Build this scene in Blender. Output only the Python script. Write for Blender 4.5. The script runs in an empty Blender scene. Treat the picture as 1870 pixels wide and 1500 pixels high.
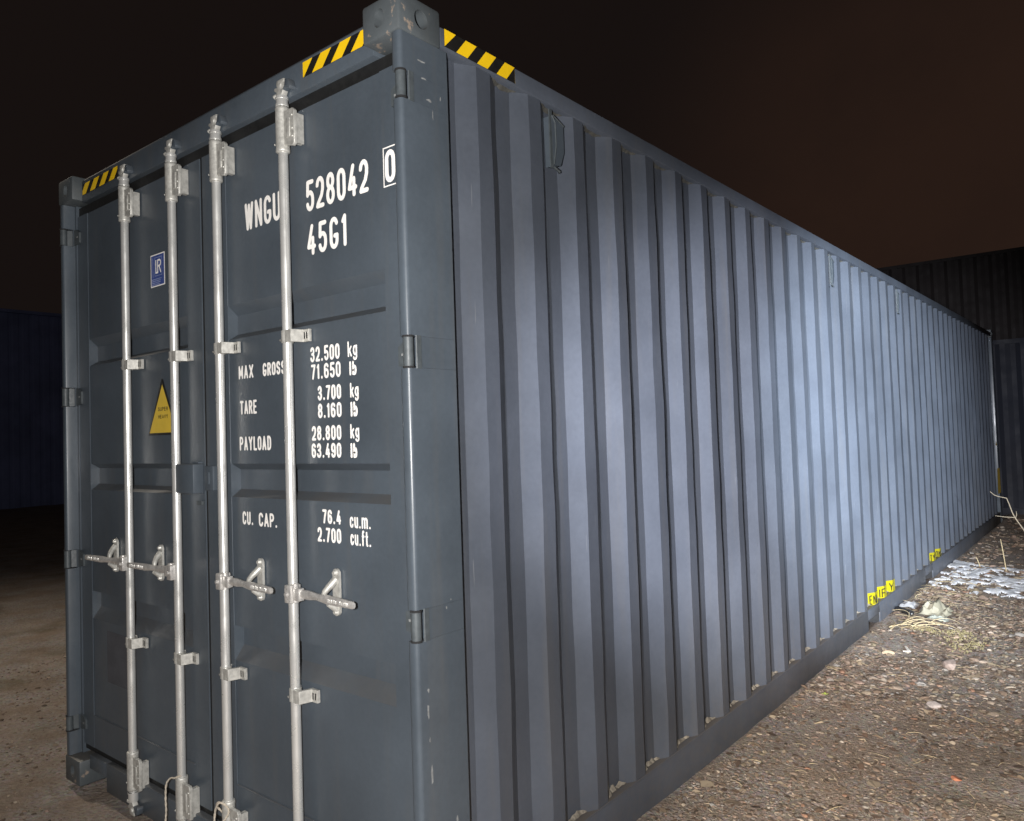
import bpy, bmesh, math, random
import numpy as np
from mathutils import Vector, Matrix
C = bpy.context.scene.collection
SC = bpy.context.scene
PI = math.pi
rnd = random.Random(7)

# ------------------------------------------------------------------ camera
cam_d = bpy.data.cameras.new('camera'); cam = bpy.data.objects.new('camera', cam_d); C.objects.link(cam)
SC.camera = cam
YAW, PITCH, ROLL = 0.6946, 0.0365, 0.0327
Rm = Matrix.Rotation(YAW, 3, 'Z') @ Matrix.Rotation(PITCH, 3, 'X') @ Matrix.Rotation(ROLL, 3, 'Y')
right, fwd, up = Rm.col[0], Rm.col[1], Rm.col[2]
M4 = Matrix((right, up, -fwd)).transposed().to_4x4()
M4.translation = Vector((1.5857, -1.5347, 1.59))
cam.matrix_world = M4
cam_d.sensor_fit = 'HORIZONTAL'; cam_d.sensor_width = 36.0
cam_d.lens = 1405.2 / 1870 * 36.0
cam_d.shift_x = 35.49 / 1870
cam_d.shift_y = -9.68 / 1870
cam_d.clip_start = 0.05; cam_d.clip_end = 600
SC.render.resolution_x = 1024; SC.render.resolution_y = 821

# ------------------------------------------------------------------ view, world
SC.view_settings.view_transform = 'Standard'
SC.view_settings.look = 'None'
SC.view_settings.exposure = 0.0
SC.view_settings.gamma = 1.0
W = bpy.data.worlds.new('World'); SC.world = W; W.use_nodes = True
wn, wl = W.node_tree.nodes, W.node_tree.links
wn.clear()
wo = wn.new('ShaderNodeOutputWorld'); wb = wn.new('ShaderNodeBackground')
tc = wn.new('ShaderNodeTexCoord'); sep = wn.new('ShaderNodeSeparateXYZ')
wl.new(tc.outputs['Generated'], sep.inputs[0])
# town glow low over the far (north-east) horizon: a real gradient of the night sky
vm = wn.new('ShaderNodeVectorMath'); vm.operation = 'DOT_PRODUCT'
vm.inputs[1].default_value = (-0.06, 0.985, 0.16)
wl.new(tc.outputs['Generated'], vm.inputs[0])
glow = wn.new('ShaderNodeMapRange'); glow.interpolation_type = 'SMOOTHERSTEP'
glow.inputs['From Min'].default_value = 0.86; glow.inputs['From Max'].default_value = 1.0
wl.new(vm.outputs['Value'], glow.inputs['Value'])
skym = wn.new('ShaderNodeMix'); skym.data_type = 'RGBA'
skym.inputs[6].default_value = (0.0080, 0.0055, 0.0049, 1)
skym.inputs[7].default_value = (0.0205, 0.0110, 0.0078, 1)
# thin low cloud breaks the glow up
cl = wn.new('ShaderNodeTexNoise'); cl.inputs['Scale'].default_value = 5.0; cl.inputs['Detail'].default_value = 6; cl.inputs['Roughness'].default_value = 0.6
wl.new(tc.outputs['Generated'], cl.inputs['Vector'])
cr_ = wn.new('ShaderNodeMapRange'); cr_.inputs['From Min'].default_value = 0.3; cr_.inputs['From Max'].default_value = 0.7
cr_.inputs['To Min'].default_value = 0.72; cr_.inputs['To Max'].default_value = 1.15; wl.new(cl.outputs['Fac'], cr_.inputs['Value'])
cm = wn.new('ShaderNodeMath'); cm.operation = 'MULTIPLY'; wl.new(glow.outputs[0], cm.inputs[0]); wl.new(cr_.outputs[0], cm.inputs[1])
wl.new(cm.outputs[0], skym.inputs[0])
wl.new(skym.outputs[2], wb.inputs[0]); wb.inputs[1].default_value = 1.0
wl.new(wb.outputs[0], wo.inputs[0])

# ------------------------------------------------------------------ lamps: phone flash beside the lens, hand torch held to the right
def spot(name, loc, target, power, half, blend, col, radius=0.02):
    l = bpy.data.lights.new(name, 'SPOT'); o = bpy.data.objects.new(name, l); C.objects.link(o)
    l.energy = power; l.spot_size = math.radians(2 * half); l.spot_blend = blend
    l.color = col; l.shadow_soft_size = radius
    o.location = loc
    o.rotation_euler = (Vector(target) - Vector(loc)).to_track_quat('-Z', 'Y').to_euler()
    return o
def aim(p, az, el, d=8.0):
    a, e = math.radians(az), math.radians(el)
    return (p[0]-d*math.sin(a)*math.cos(e), p[1]+d*math.cos(a)*math.cos(e), p[2]+d*math.sin(e))
spot('flash', (1.47, -1.69, 1.63), (-0.9, 1.6, 1.40), 525, 84, 0.4, (1.0, 0.975, 0.95), 0.03)
TORCH = (2.0, -3.6, 1.8)
spot('torch_beam', TORCH, aim(TORCH, 14.2, -2.5), 7000, 14.5, 0.95, (0.93, 0.93, 1.0), 0.10)
spot('torch_spill', TORCH, aim(TORCH, 9.0, -15.5), 3500, 15, 0.9, (1.0, 0.92, 0.82), 0.10)
# second hand torch, held well to the right, its beam on the far half of the side
TORCH2 = (4.6, -1.4, 1.9)
spot('far_torch', TORCH2, aim(TORCH2, 34.2, -2.8), 10800, 16.2, 0.95, (0.79, 0.90, 1.0), 0.08)
# added fill light without a fixture, out of view, brightens the left ground
spot('left_ground_fill', (-5.4, -0.40, 5.2), (-4.8, -0.45, 0.0), 560, 54, 1.0, (1.0, 0.90, 0.76), 0.12)

# ------------------------------------------------------------------ helpers
class MB:
    """collects shapes into one mesh"""
    def __init__(s): s.v = []; s.f = []; s.m = []
    def add(s, verts, faces, mat=0):
        n = len(s.v); s.v += [tuple(v) for v in verts]
        s.f += [tuple(i + n for i in f) for f in faces]; s.m += [mat] * len(faces)
    def box(s, x0, x1, y0, y1, z0, z1, mat=0, bev=0.0):
        if bev > 0:
            bm = bmesh.new(); bmesh.ops.create_cube(bm, size=1)
            bmesh.ops.scale(bm, vec=(x1-x0, y1-y0, z1-z0), verts=bm.verts)
            bmesh.ops.translate(bm, vec=((x0+x1)/2, (y0+y1)/2, (z0+z1)/2), verts=bm.verts)
            bmesh.ops.bevel(bm, geom=bm.edges[:], offset=bev, segments=2, affect='EDGES', profile=0.5)
            s.addbm(bm, mat); return
        v = [(x0,y0,z0),(x1,y0,z0),(x1,y1,z0),(x0,y1,z0),(x0,y0,z1),(x1,y0,z1),(x1,y1,z1),(x0,y1,z1)]
        s.add(v, [(0,3,2,1),(4,5,6,7),(0,1,5,4),(1,2,6,5),(2,3,7,6),(3,0,4,7)], mat)
    def addbm(s, bm, mat=0):
        bm.verts.ensure_lookup_table(); bm.verts.index_update()
        s.add([v.co[:] for v in bm.verts], [[v.index for v in f.verts] for f in bm.faces], mat); bm.free()
    def prism(s, poly, axis, a, b, mat=0, caps=True):
        """closed polygon (2D) extruded along axis x|y|z; 2D coords are the remaining axes in xyz order"""
        def P(p, t):
            if axis == 'x': return (t, p[0], p[1])
            if axis == 'y': return (p[0], t, p[1])
            return (p[0], p[1], t)
        n = len(poly)
        v = [P(p, a) for p in poly] + [P(p, b) for p in poly]
        f = [(i, (i+1) % n, n+(i+1) % n, n+i) for i in range(n)]
        if caps: f += [tuple(range(n-1, -1, -1)), tuple(range(n, 2*n))]
        s.add(v, f, mat)
    def tube(s, pts, r, n=12, mat=0, caps=True):
        pts = [Vector(p) for p in pts]; R = r if isinstance(r, (list, tuple)) else [r]*len(pts)
        vs = []; ref = None
        for i, p in enumerate(pts):
            d = (pts[min(i+1, len(pts)-1)] - pts[max(i-1, 0)]).normalized()
            if ref is None: ref = d.orthogonal().normalized()
            ref = (ref - d*ref.dot(d)); ref = ref.normalized() if ref.length > 1e-6 else d.orthogonal().normalized()
            b = d.cross(ref)
            vs += [p + (ref*math.cos(2*PI*k/n) + b*math.sin(2*PI*k/n))*R[i] for k in range(n)]
        f = []
        for i in range(len(pts)-1):
            for k in range(n):
                f.append((i*n+k, i*n+(k+1) % n, (i+1)*n+(k+1) % n, (i+1)*n+k))
        if caps: f += [tuple(range(n-1, -1, -1)), tuple(range((len(pts)-1)*n, len(pts)*n))]
        s.add(vs, f, mat)
    def build(s, name, mats, parent=None, bevel=0.0, seg=2, smooth=35, wn=False):
        me = bpy.data.meshes.new(name); me.from_pydata(s.v, [], s.f)
        mats = mats if isinstance(mats, (list, tuple)) else [mats]
        for m in mats: me.materials.append(m)
        me.polygons.foreach_set('material_index', s.m)
        bm = bmesh.new(); bm.from_mesh(me)
        bmesh.ops.recalc_face_normals(bm, faces=bm.faces[:])
        if bevel > 0:
            ed = [e for e in bm.edges if len(e.link_faces) == 2 and e.calc_face_angle(0) > 0.5]
            bmesh.ops.bevel(bm, geom=ed, offset=bevel, segments=seg, affect='EDGES', profile=0.5, clamp_overlap=True)
        bm.to_mesh(me); bm.free()
        if smooth:
            me.polygons.foreach_set('use_smooth', [True]*len(me.polygons))
            me.set_sharp_from_angle(angle=math.radians(smooth))
        me.update()
        o = bpy.data.objects.new(name, me); C.objects.link(o)
        if parent: o.parent = parent
        return o
def tag(o, label=None, cat=None, group=None, kind=None):
    if label: o['label'] = label
    if cat: o['category'] = cat
    if group: o['group'] = group
    if kind: o['kind'] = kind
    return o
def empty(name, loc=(0,0,0)):
    o = bpy.data.objects.new(name, None); C.objects.link(o); o.location = loc; o.empty_display_size = 0.2; return o

# value noise ------------------------------------------------------
def hash2(ix, iy, seed):
    h = (ix.astype(np.int64)*374761393 + iy.astype(np.int64)*668265263 + seed*982451653) & 0x7fffffff
    h = ((h ^ (h >> 13))*1274126177) & 0x7fffffff
    return ((h ^ (h >> 16)) & 0xffff)/65535.0
def vnoise(x, y, seed=0):
    ix, iy = np.floor(x), np.floor(y); fx, fy = x-ix, y-iy
    fx = fx*fx*(3-2*fx); fy = fy*fy*(3-2*fy)
    a = hash2(ix, iy, seed); b = hash2(ix+1, iy, seed); c = hash2(ix, iy+1, seed); d = hash2(ix+1, iy+1, seed)
    return (a*(1-fx)+b*fx)*(1-fy)+(c*(1-fx)+d*fx)*fy
def fbm(x, y, seed=0, octs=4):
    s = 0; a = 0.5; n = 0
    for k in range(octs):
        s = s + a*vnoise(x, y, seed+k); n += a; a *= 0.5; x = x*2.03+17.1; y = y*2.03-9.7
    return s/n
def ground_z(x, y):
    x = np.asarray(x, float); y = np.asarray(y, float)
    h = (fbm(x*0.8, y*0.8, 3, 3)-0.5)*0.05 + (fbm(x*4, y*4, 9, 3)-0.5)*0.022
    under = np.clip(np.minimum(np.minimum(x+2.5, -0.04-x), np.minimum(y+0.3, 12.5-y))/0.25, 0, 1)
    near = np.clip(1-np.abs(x)/0.6, 0, 1)
    right_ = np.clip((x+.2)/.2, 0, 1)
    return h*(1-under)*(1-.5*near*right_) - 0.02 - 0.03*under + 0.052*near*right_*(1-under)

# ------------------------------------------------------------------ materials
def new_mat(name):
    m = bpy.data.materials.new(name); m.use_nodes = True
    nt = m.node_tree; return m, nt.nodes, nt.links, nt.nodes['Principled BSDF']
def obj_coord(n, l, scale=(1,1,1)):
    t = n.new('ShaderNodeTexCoord'); mp = n.new('ShaderNodeMapping'); mp.inputs['Scale'].default_value = scale
    l.new(t.outputs['Object'], mp.inputs['Vector']); return mp.outputs[0]
def noise(n, l, vec, scale, detail=4, rough=0.55):
    x = n.new('ShaderNodeTexNoise'); x.inputs['Scale'].default_value = scale; x.inputs['Detail'].default_value = detail
    x.inputs['Roughness'].default_value = rough; l.new(vec, x.inputs['Vector']); return x.outputs['Fac']
def rng(n, l, v, a, b, c, d):
    x = n.new('ShaderNodeMapRange'); x.inputs['From Min'].default_value = a; x.inputs['From Max'].default_value = b
    x.inputs['To Min'].default_value = c; x.inputs['To Max'].default_value = d; l.new(v, x.inputs['Value']); return x.outputs[0]
def mix(n, l, fac, a, b):
    x = n.new('ShaderNodeMix'); x.data_type = 'RGBA'
    for s, val in ((0, fac), (6, a), (7, b)):
        if isinstance(val, (tuple, float, int)): x.inputs[s].default_value = val if s == 0 else (*val, 1)
        else: l.new(val, x.inputs[s])
    return x.outputs[2]
def math_n(n, l, op, a, b):
    x = n.new('ShaderNodeMath'); x.operation = op
    for i, v in enumerate((a, b)):
        if isinstance(v, (float, int)): x.inputs[i].default_value = v
        else: l.new(v, x.inputs[i])
    return x.outputs[0]
def paint(name, base, rough=0.45, dust=0.75, scuff=0.0, bump=0.05, streak=0.25, splash=0.0):
    m, n, l, p = new_mat(name)
    v = obj_coord(n, l); vs = obj_coord(n, l, (7, 7, 0.35))
    a = rng(n, l, noise(n, l, v, 1.7, 5), 0.3, 0.7, 0.80, 1.20)
    b = rng(n, l, noise(n, l, v, 60, 3), 0.3, 0.7, 0.95, 1.05)
    hs = n.new('ShaderNodeHueSaturation'); hs.inputs['Color'].default_value = (*base, 1)
    l.new(math_n(n, l, 'MULTIPLY', a, b), hs.inputs['Value'])
    col = hs.outputs[0]
    # faint dusty runs down the steel
    st = rng(n, l, noise(n, l, vs, 2.2, 5, 0.6), 0.52, 0.75, 0.0, streak)
    col = mix(n, l, st, col, (0.105, 0.098, 0.088))
    # road dust lying on every ledge that faces up
    g = n.new('ShaderNodeNewGeometry'); sz = n.new('ShaderNodeSeparateXYZ'); l.new(g.outputs['Normal'], sz.inputs[0])
    up_ = rng(n, l, sz.outputs[2], 0.25, 0.75, 0.0, dust)
    dn = math_n(n, l, 'MULTIPLY', up_, rng(n, l, noise(n, l, v, 9, 5), 0.25, 0.6, 0.35, 1.0))
    col = mix(n, l, dn, col, (0.085, 0.068, 0.050))
    if splash:
        sx = n.new('ShaderNodeSeparateXYZ'); l.new(g.outputs['Position'], sx.inputs[0])
        lowm = rng(n, l, sx.outputs[2], 0.02, 0.55, 1.0, 0.0)
        sp = math_n(n, l, 'MULTIPLY', math_n(n, l, 'POWER', lowm, 2.0), rng(n, l, noise(n, l, v, 24, 6, .7), .42, .66, 0, splash))
        col = mix(n, l, sp, col, (.115, .092, .070))
        # fine vertical scratches
        vz = obj_coord(n, l, (38, 38, 1.1))
        sc2 = rng(n, l, noise(n, l, vz, 2.6, 3, .5), .735, .76, 0, .35)
        col = mix(n, l, sc2, col, (.20, .205, .21))
    if scuff > 0:
        sc = rng(n, l, noise(n, l, v, 14, 6, 0.62), 0.66-0.16*scuff, 0.70-0.16*scuff, 0.0, 0.9)
        col = mix(n, l, sc, col, (0.24, 0.19, 0.15))
    l.new(col, p.inputs['Base Color'])
    l.new(rng(n, l, noise(n, l, v, 5, 5), 0.3, 0.7, rough-0.08, rough+0.10), p.inputs['Roughness'])
    p.inputs['Specular IOR Level'].default_value = 0.5
    bp = n.new('ShaderNodeBump'); bp.inputs['Strength'].default_value = bump; bp.inputs['Distance'].default_value = 0.01
    hh = math_n(n, l, 'ADD', noise(n, l, v, 3.2, 2), math_n(n, l, 'MULTIPLY', noise(n, l, v, 130, 2), 0.05))
    l.new(hh, bp.inputs['Height']); l.new(bp.outputs[0], p.inputs['Normal'])
    return m
def plain(name, base, rough=0.6, metal=0.0, var=0.15, scale=20, bump=0.0):
    m, n, l, p = new_mat(name)
    v = obj_coord(n, l)
    hs = n.new('ShaderNodeHueSaturation'); hs.inputs['Color'].default_value = (*base, 1)
    f = noise(n, l, v, scale, 5)
    l.new(rng(n, l, f, 0.3, 0.7, 1-var, 1+var), hs.inputs['Value'])
    l.new(hs.outputs[0], p.inputs['Base Color'])
    l.new(rng(n, l, noise(n, l, v, scale*2.3, 3), 0.3, 0.7, max(0.05, rough-0.08), min(1, rough+0.08)), p.inputs['Roughness'])
    p.inputs['Metallic'].default_value = metal
    if bump:
        bp = n.new('ShaderNodeBump'); bp.inputs['Strength'].default_value = bump; bp.inputs['Distance'].default_value = 0.01
        l.new(f, bp.inputs['Height']); l.new(bp.outputs[0], p.inputs['Normal'])
    return m
GREY = (0.063, 0.077, 0.093)
M_paint = paint('grey_paint', GREY, rough=0.36, dust=0.4)
M_side = paint('grey_side_paint', (0.064, 0.073, 0.091), rough=0.41, streak=0.22, bump=0.09, splash=0.35)
M_cast = paint('scuffed_grey_paint', (0.068, 0.078, 0.084), rough=0.5, scuff=0.15, bump=0.25)
M_hinge = plain('hinge_paint', (0.060, 0.070, 0.076), 0.5, 0, 0.2, 40)
M_rubber = plain('black_rubber', (0.008, 0.008, 0.008), 0.6)
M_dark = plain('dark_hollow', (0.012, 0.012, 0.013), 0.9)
M_galv = plain('galvanised_steel', (0.73, 0.725, 0.70), 0.31, 0.62, 0.06, 5, 0.0)
M_cast_galv = plain('galvanised_fitting', (0.50, 0.49, 0.455), 0.5, 0.45, 0.22, 60, 0.12)
M_steel = plain('bare_steel_handle', (0.60, 0.58, 0.555), 0.34, 0.55, 0.25, 50, 0.1)
M_white = plain('white_lettering', (0.88, 0.85, 0.81), 0.55, 0, 0.05, 30)
M_yel = plain('yellow_film', (0.88, 0.56, 0.01), 0.4, 0, 0.05, 15)
M_yel2 = plain('dull_yellow_film', (0.62, 0.43, 0.05), 0.5, 0, 0.06, 15)
M_lemon = plain('lemon_film', (0.27, 0.235, 0.006), 0.4, 0, 0.04, 15)
M_blk = plain('black_film', (0.012, 0.011, 0.010), 0.45)
M_blue = plain('blue_film', (0.045, 0.075, 0.26), 0.4, 0, 0.08, 20)
M_seal = plain('sealant_dirt', (0.20, 0.175, 0.14), 0.9, 0, 0.4, 60, 0.4)
M_sealtop = plain('old_sealant', (0.055, 0.053, 0.046), 0.9, 0, 0.4, 60, 0.3)
M_chip = plain('paint_scuff', (0.20, 0.205, 0.205), 0.7, 0, 0.3, 60)
M_rust = plain('reddish_stain', (0.062, 0.064, 0.073), 0.7, 0, 0.2, 12)
M_rope = plain('pale_cord', (0.50, 0.44, 0.36), 0.9, 0, 0.2, 90)

# ------------------------------------------------------------------ stroke lettering
def arc(cx, cy, rx, ry, a0, a1, n=None):
    n = n or max(4, int(abs(a1-a0)/18))
    return [(cx+rx*math.cos(math.radians(a0+(a1-a0)*i/n)), cy+ry*math.sin(math.radians(a0+(a1-a0)*i/n))) for i in range(n+1)]
R_ = 0.25
TOP = arc(.5, 1-R_, .5, R_, 180, 0); BOT = arc(.5, R_, .5, R_, 180, 360)
LOOP = TOP + BOT[::-1] + [TOP[0]]
G = {
 '0': (1, [LOOP]), 'O': (1, [LOOP]),
 '1': (.45, [[(.1,.84),(.75,1),(.75,0)]]),
 '2': (1, [arc(.5,.75,.5,.25,175,0)+[(.97,.58),(.75,.36),(.12,.1),(0,0),(1,0)]]),
 '3': (1, [arc(.48,.76,.48,.24,165,-80)+[(.35,.525)], [(.35,.525)]+arc(.48,.26,.52,.265,82,-165)]),
 '4': (1.05, [[(.62,1),(0,.24),(1,.24)], [(.74,.55),(.74,0)]]),
 '5': (1, [[(.95,1),(.12,1),(.06,.53),(.25,.6)]+arc(.5,.36,.5,.25,90,0)+arc(.5,.25,.5,.25,0,-165)]),
 '6': (1, [arc(.5,.75,.5,.25,20,180)+BOT+[(1,.34)], arc(.5,.34,.5,.24,0,165)]),
 '7': (1, [[(0,1),(1,1),(.62,.5),(.35,0)]]),
 '8': (1, [arc(.5,.765,.45,.235,-90,270), arc(.5,.265,.5,.265,90,450)]),
 '9': (1, [arc(.5,.25,.5,.25,200,360)+TOP[::-1]+[(0,.66)], arc(.5,.66,.5,.24,180,345)]),
 'W': (1.35, [[(0,1),(.25,0),(.5,.95),(.75,0),(1,1)]]), 'N': (1, [[(0,0),(0,1),(1,0),(1,1)]]),
 'G': (1, [arc(.5,1-R_,.5,R_,22,180)+BOT+[(1,.40),(.60,.40)]]), 'U': (1, [[(0,1)]+BOT+[(1,1)]]),
 'M': (1.2, [[(0,0),(0,1),(.5,.25),(1,1),(1,0)]]), 'A': (1.1, [[(0,0),(.5,1),(1,0)], [(.2,.3),(.8,.3)]]),
 'X': (1.1, [[(0,0),(1,1)], [(0,1),(1,0)]]),
 'R': (1, [[(0,0),(0,1),(.5,1)]+arc(.5,.76,.5,.24,75,-90)+[(.05,.52)], [(.5,.5),(1,0)]]),
 'S': (1, [arc(.5,.76,.5,.24,10,225)+arc(.5,.25,.5,.25,50,-170)]),
 'T': (1, [[(0,1),(1,1)], [(.5,.95),(.5,0)]]), 'E': (.9, [[(1,1),(0,1),(0,0),(1,0)], [(.05,.52),(.85,.52)]]),
 'P': (1, [[(0,0),(0,1),(.5,1)]+arc(.5,.74,.5,.26,75,-90)+[(.05,.48)]]),
 'Y': (1.1, [[(0,1),(.5,.48),(1,1)], [(.5,.48),(.5,0)]]), 'L': (.85, [[(0,1),(0,0),(1,0)]]),
 'D': (1, [[(0,0),(0,1),(.4,1)]+arc(.4,.7,.6,.3,70,0)+arc(.4,.3,.6,.3,0,-90)+[(0,0)]]),
 'C': (1, [arc(.5,1-R_,.5,R_,10,180)+arc(.5,R_,.5,R_,180,350)]),
 'H': (1, [[(0,0),(0,1)], [(1,0),(1,1)], [(.05,.5),(.95,.5)]]), 'I': (.2, [[(.5,0),(.5,1)]]),
 'F': (.9, [[(1,1),(0,1),(0,0)], [(.05,.52),(.85,.52)]]), 'V': (1, [[(0,1),(.5,0),(1,1)]]),
 '-': (.8, [[(0,.42),(1,.42)]]), '.': (.22, [[(.5,0.0),(.5,0.03)]]), ',': (.25, [[(.6,.03),(.3,-.14)]]),
 'k': (1, [[(0,0),(0,1)], [(.95,.66),(.05,.28)], [(.36,.42),(1,0)]]),
 'g': (1, [arc(.5,.37,.5,.30,-90,270), [(1,.68),(1,-.08)]+arc(.5,-.08,.5,.2,-5,-160)]),
 'l': (.2, [[(.5,0),(.5,1)]]), 'b': (1, [[(0,1),(0,0)], arc(.5,.33,.5,.33,175,-175)]),
 'c': (.95, [arc(.5,.45,.5,.22,15,180)+arc(.5,.22,.5,.22,180,345)]), 'u': (.95, [[(0,.67)]+arc(.5,.22,.5,.22,180,360)+[(1,.67)], [(1,.3),(1,0)]]),
 'm': (1.9, [[(0,0),(0,.67)], arc(.25,.45,.25,.22,175,0)+[(.5,0)], arc(.75,.45,.25,.22,175,0)+[(1,0)]]),
 'f': (.65, [arc(.7,.8,.35,.2,60,180)+[(.35,0)], [(0,.64),(.85,.64)]]),
 't': (.65, [[(.35,.92),(.35,.2)]+arc(.7,.18,.35,.18,180,290), [(0,.64),(.85,.64)]]),
 ' ': (.7, []),
}
def split_sharp(pts, lim=50):
    out = [[pts[0]]]
    for i in range(1, len(pts)):
        out[-1].append(pts[i])
        if i < len(pts)-1:
            a = Vector(pts[i])-Vector(pts[i-1]); b = Vector(pts[i+1])-Vector(pts[i])
            if a.length > 1e-7 and b.length > 1e-7 and a.angle(b) > math.radians(lim): out.append([pts[i]])
    return out
def ribbon(pts, t, cap=True):
    """2-D polyline -> flat ribbon (verts, faces)"""
    P = [Vector(p) for p in pts]; Q = [P[0]]
    for p in P[1:]:
        if (p-Q[-1]).length > 1e-6: Q.append(p)
    P = Q; n = len(P)
    closed = n > 3 and (P[0]-P[-1]).length < 1e-5
    if closed: P = P[:-1]; n -= 1
    vs = []; fs = []
    for i in range(n):
        a = P[i-1] if (i > 0 or closed) else None
        b = P[(i+1) % n] if (i < n-1 or closed) else None
        d0 = (P[i]-a).normalized() if a is not None else None
        d1 = (b-P[i]).normalized() if b is not None else None
        if d0 is None: d0 = d1
        if d1 is None: d1 = d0
        n0 = Vector((-d0.y, d0.x)); n1 = Vector((-d1.y, d1.x)); m = n0+n1
        if m.length < 1e-4: m = n0
        m.normalize(); k = min(1/max(m.dot(n0), 0.3), 1.9)
        vs += [P[i]+m*t/2*k, P[i]-m*t/2*k]
    for i in range(n if closed else n-1):
        j = (i+1) % n; fs.append((2*i, 2*i+1, 2*j+1, 2*j))
    if cap and not closed:
        for (c, q, i0) in ((P[0], P[1], 0), (P[-1], P[-2], 2*(n-1))):
            d = (c-q).normalized(); nn = Vector((-d.y, d.x)); k0 = len(vs)
            for s in range(1, 5):
                a = PI*s/5; vs.append(c+nn*math.cos(a)*t/2+d*math.sin(a)*t/2)
            e = [i0, k0, k0+1, k0+2, k0+3, i0+1] if i0 else [1, k0+3, k0+2, k0+1, k0, 0]
            if not i0:
                # start cap: d points outwards, left normal flips
                vs[k0:k0+4] = [c+nn*math.cos(PI*s/5)*t/2+d*math.sin(PI*s/5)*t/2 for s in range(1, 5)]
                e = [1, k0, k0+1, k0+2, k0+3, 0]
            fs.append(tuple(e))
    return vs, fs
def text2d(s, x0, x1, z0, h, t=None, gap=0.30, cap=True):
    """list of (verts, faces, layer) filling x0..x1, baseline z0, cap height h"""
    t = t or 0.15*h
    widths = [G[c][0] for c in s]
    n = len(s)
    # centre-line width of one unit w and gap so that the whole fills the box
    tot = sum(widths); W_ = (x1-x0)-n*t
    unit = W_/(tot+gap*(n-1)); unit = max(unit, 0.05*h)
    out = []; x = x0; k = 0
    step = ((x1-x0)-n*t-unit*tot)/(n-1) if n > 1 else 0
    for c, w in zip(s, widths):
        for st in G[c][1]:
            pts = [(x+t/2+p[0]*w*unit, z0+t/2+p[1]*(h-t)) for p in st]
            for sp in split_sharp(pts):
                v, f = ribbon(sp, t, cap); out.append((v, f, k)); k += 1
        x += w*unit+t+step
    return out
def put_text(mb, s, x0, x1, z0, h, y, mat=0, t=None, gap=0.30, dirn=-1):
    for v, f, k in text2d(s, x0, x1, z0, h, t, gap):
        mb.add([(p.x, y+dirn*0.00010*(k % 7), p.y) for p in v], f, mat)

# =================================================================== THE CONTAINER
L, WD, HT = 12.192, 2.438, 2.896
box_root = empty('shipping_container', (0, 0, 0))
tag(box_root, 'large dark grey high-cube steel container with closed doors and white markings, foremost', 'shipping container')
YD = 0.065      # face of the door frames

# ---- corner castings
def casting(cx, cy, cz, sx, sy, sz):
    """hollow block with an oval hole in each outward face; (cx,cy,cz) is its outer corner, s* the inward direction"""
    lx, ly, lz = 0.162, 0.178, 0.118; r = 0.010
    mb = MB()
    mb.box(min(0, sx*lx), max(0, sx*lx), min(0, sy*ly), max(0, sy*ly), min(0, sz*lz), max(0, sz*lz), 0, r)
    o = mb.build('corner_casting', [M_cast, M_dark], box_root)
    cut = MB()
    def stadium(w, h, n=10):
        a = min(w, h)/2; pts = []
        if h >= w:
            pts += [(a*math.cos(PI*i/n), (h/2-a)+a*math.sin(PI*i/n)) for i in range(n+1)]
            pts += [(a*math.cos(PI+PI*i/n), -(h/2-a)+a*math.sin(PI+PI*i/n)) for i in range(n+1)]
        else:
            pts += [((w/2-a)+a*math.cos(-PI/2+PI*i/n), a*math.sin(-PI/2+PI*i/n)) for i in range(n+1)]
            pts += [(-(w/2-a)+a*math.cos(PI/2+PI*i/n), a*math.sin(PI/2+PI*i/n)) for i in range(n+1)]
        return pts
    cut.prism([(sx*lx*.53+p[0], sz*lz*.50+p[1]) for p in stadium(.040, .056)], 'y', -sy*0.01, sy*0.045, 0)
    cut.prism([(sy*ly*.52+p[0], sz*lz*.50+p[1]) for p in stadium(.056, .058)], 'x', -sx*0.01, sx*0.045, 0)
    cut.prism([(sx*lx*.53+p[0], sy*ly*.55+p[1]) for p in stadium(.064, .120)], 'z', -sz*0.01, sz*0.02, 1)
    for c_ in (cut,):
        co = c_.build('cutter', [M_cast, M_dark])
        md = o.modifiers.new('b', 'BOOLEAN'); md.operation = 'DIFFERENCE'; md.object = co; md.solver = 'EXACT'; md.use_self = True
        dg = bpy.context.evaluated_depsgraph_get()
        nm = bpy.data.meshes.new_from_object(o.evaluated_get(dg))
        o.modifiers.clear(); old = o.data; o.data = nm; nm.name = 'corner_casting'
        bpy.data.objects.remove(co)
    o.data.set_sharp_from_angle(angle=math.radians(35))
    o.location = (cx, cy, cz)
    return o
for (cx, sx) in ((0, -1), (-WD, 1)):
    for (cy, sy) in ((0, 1), (L, -1)):
        for (cz, sz) in ((0, 1), (HT, -1)):
            casting(cx, cy, cz, sx, sy, sz)

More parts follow.
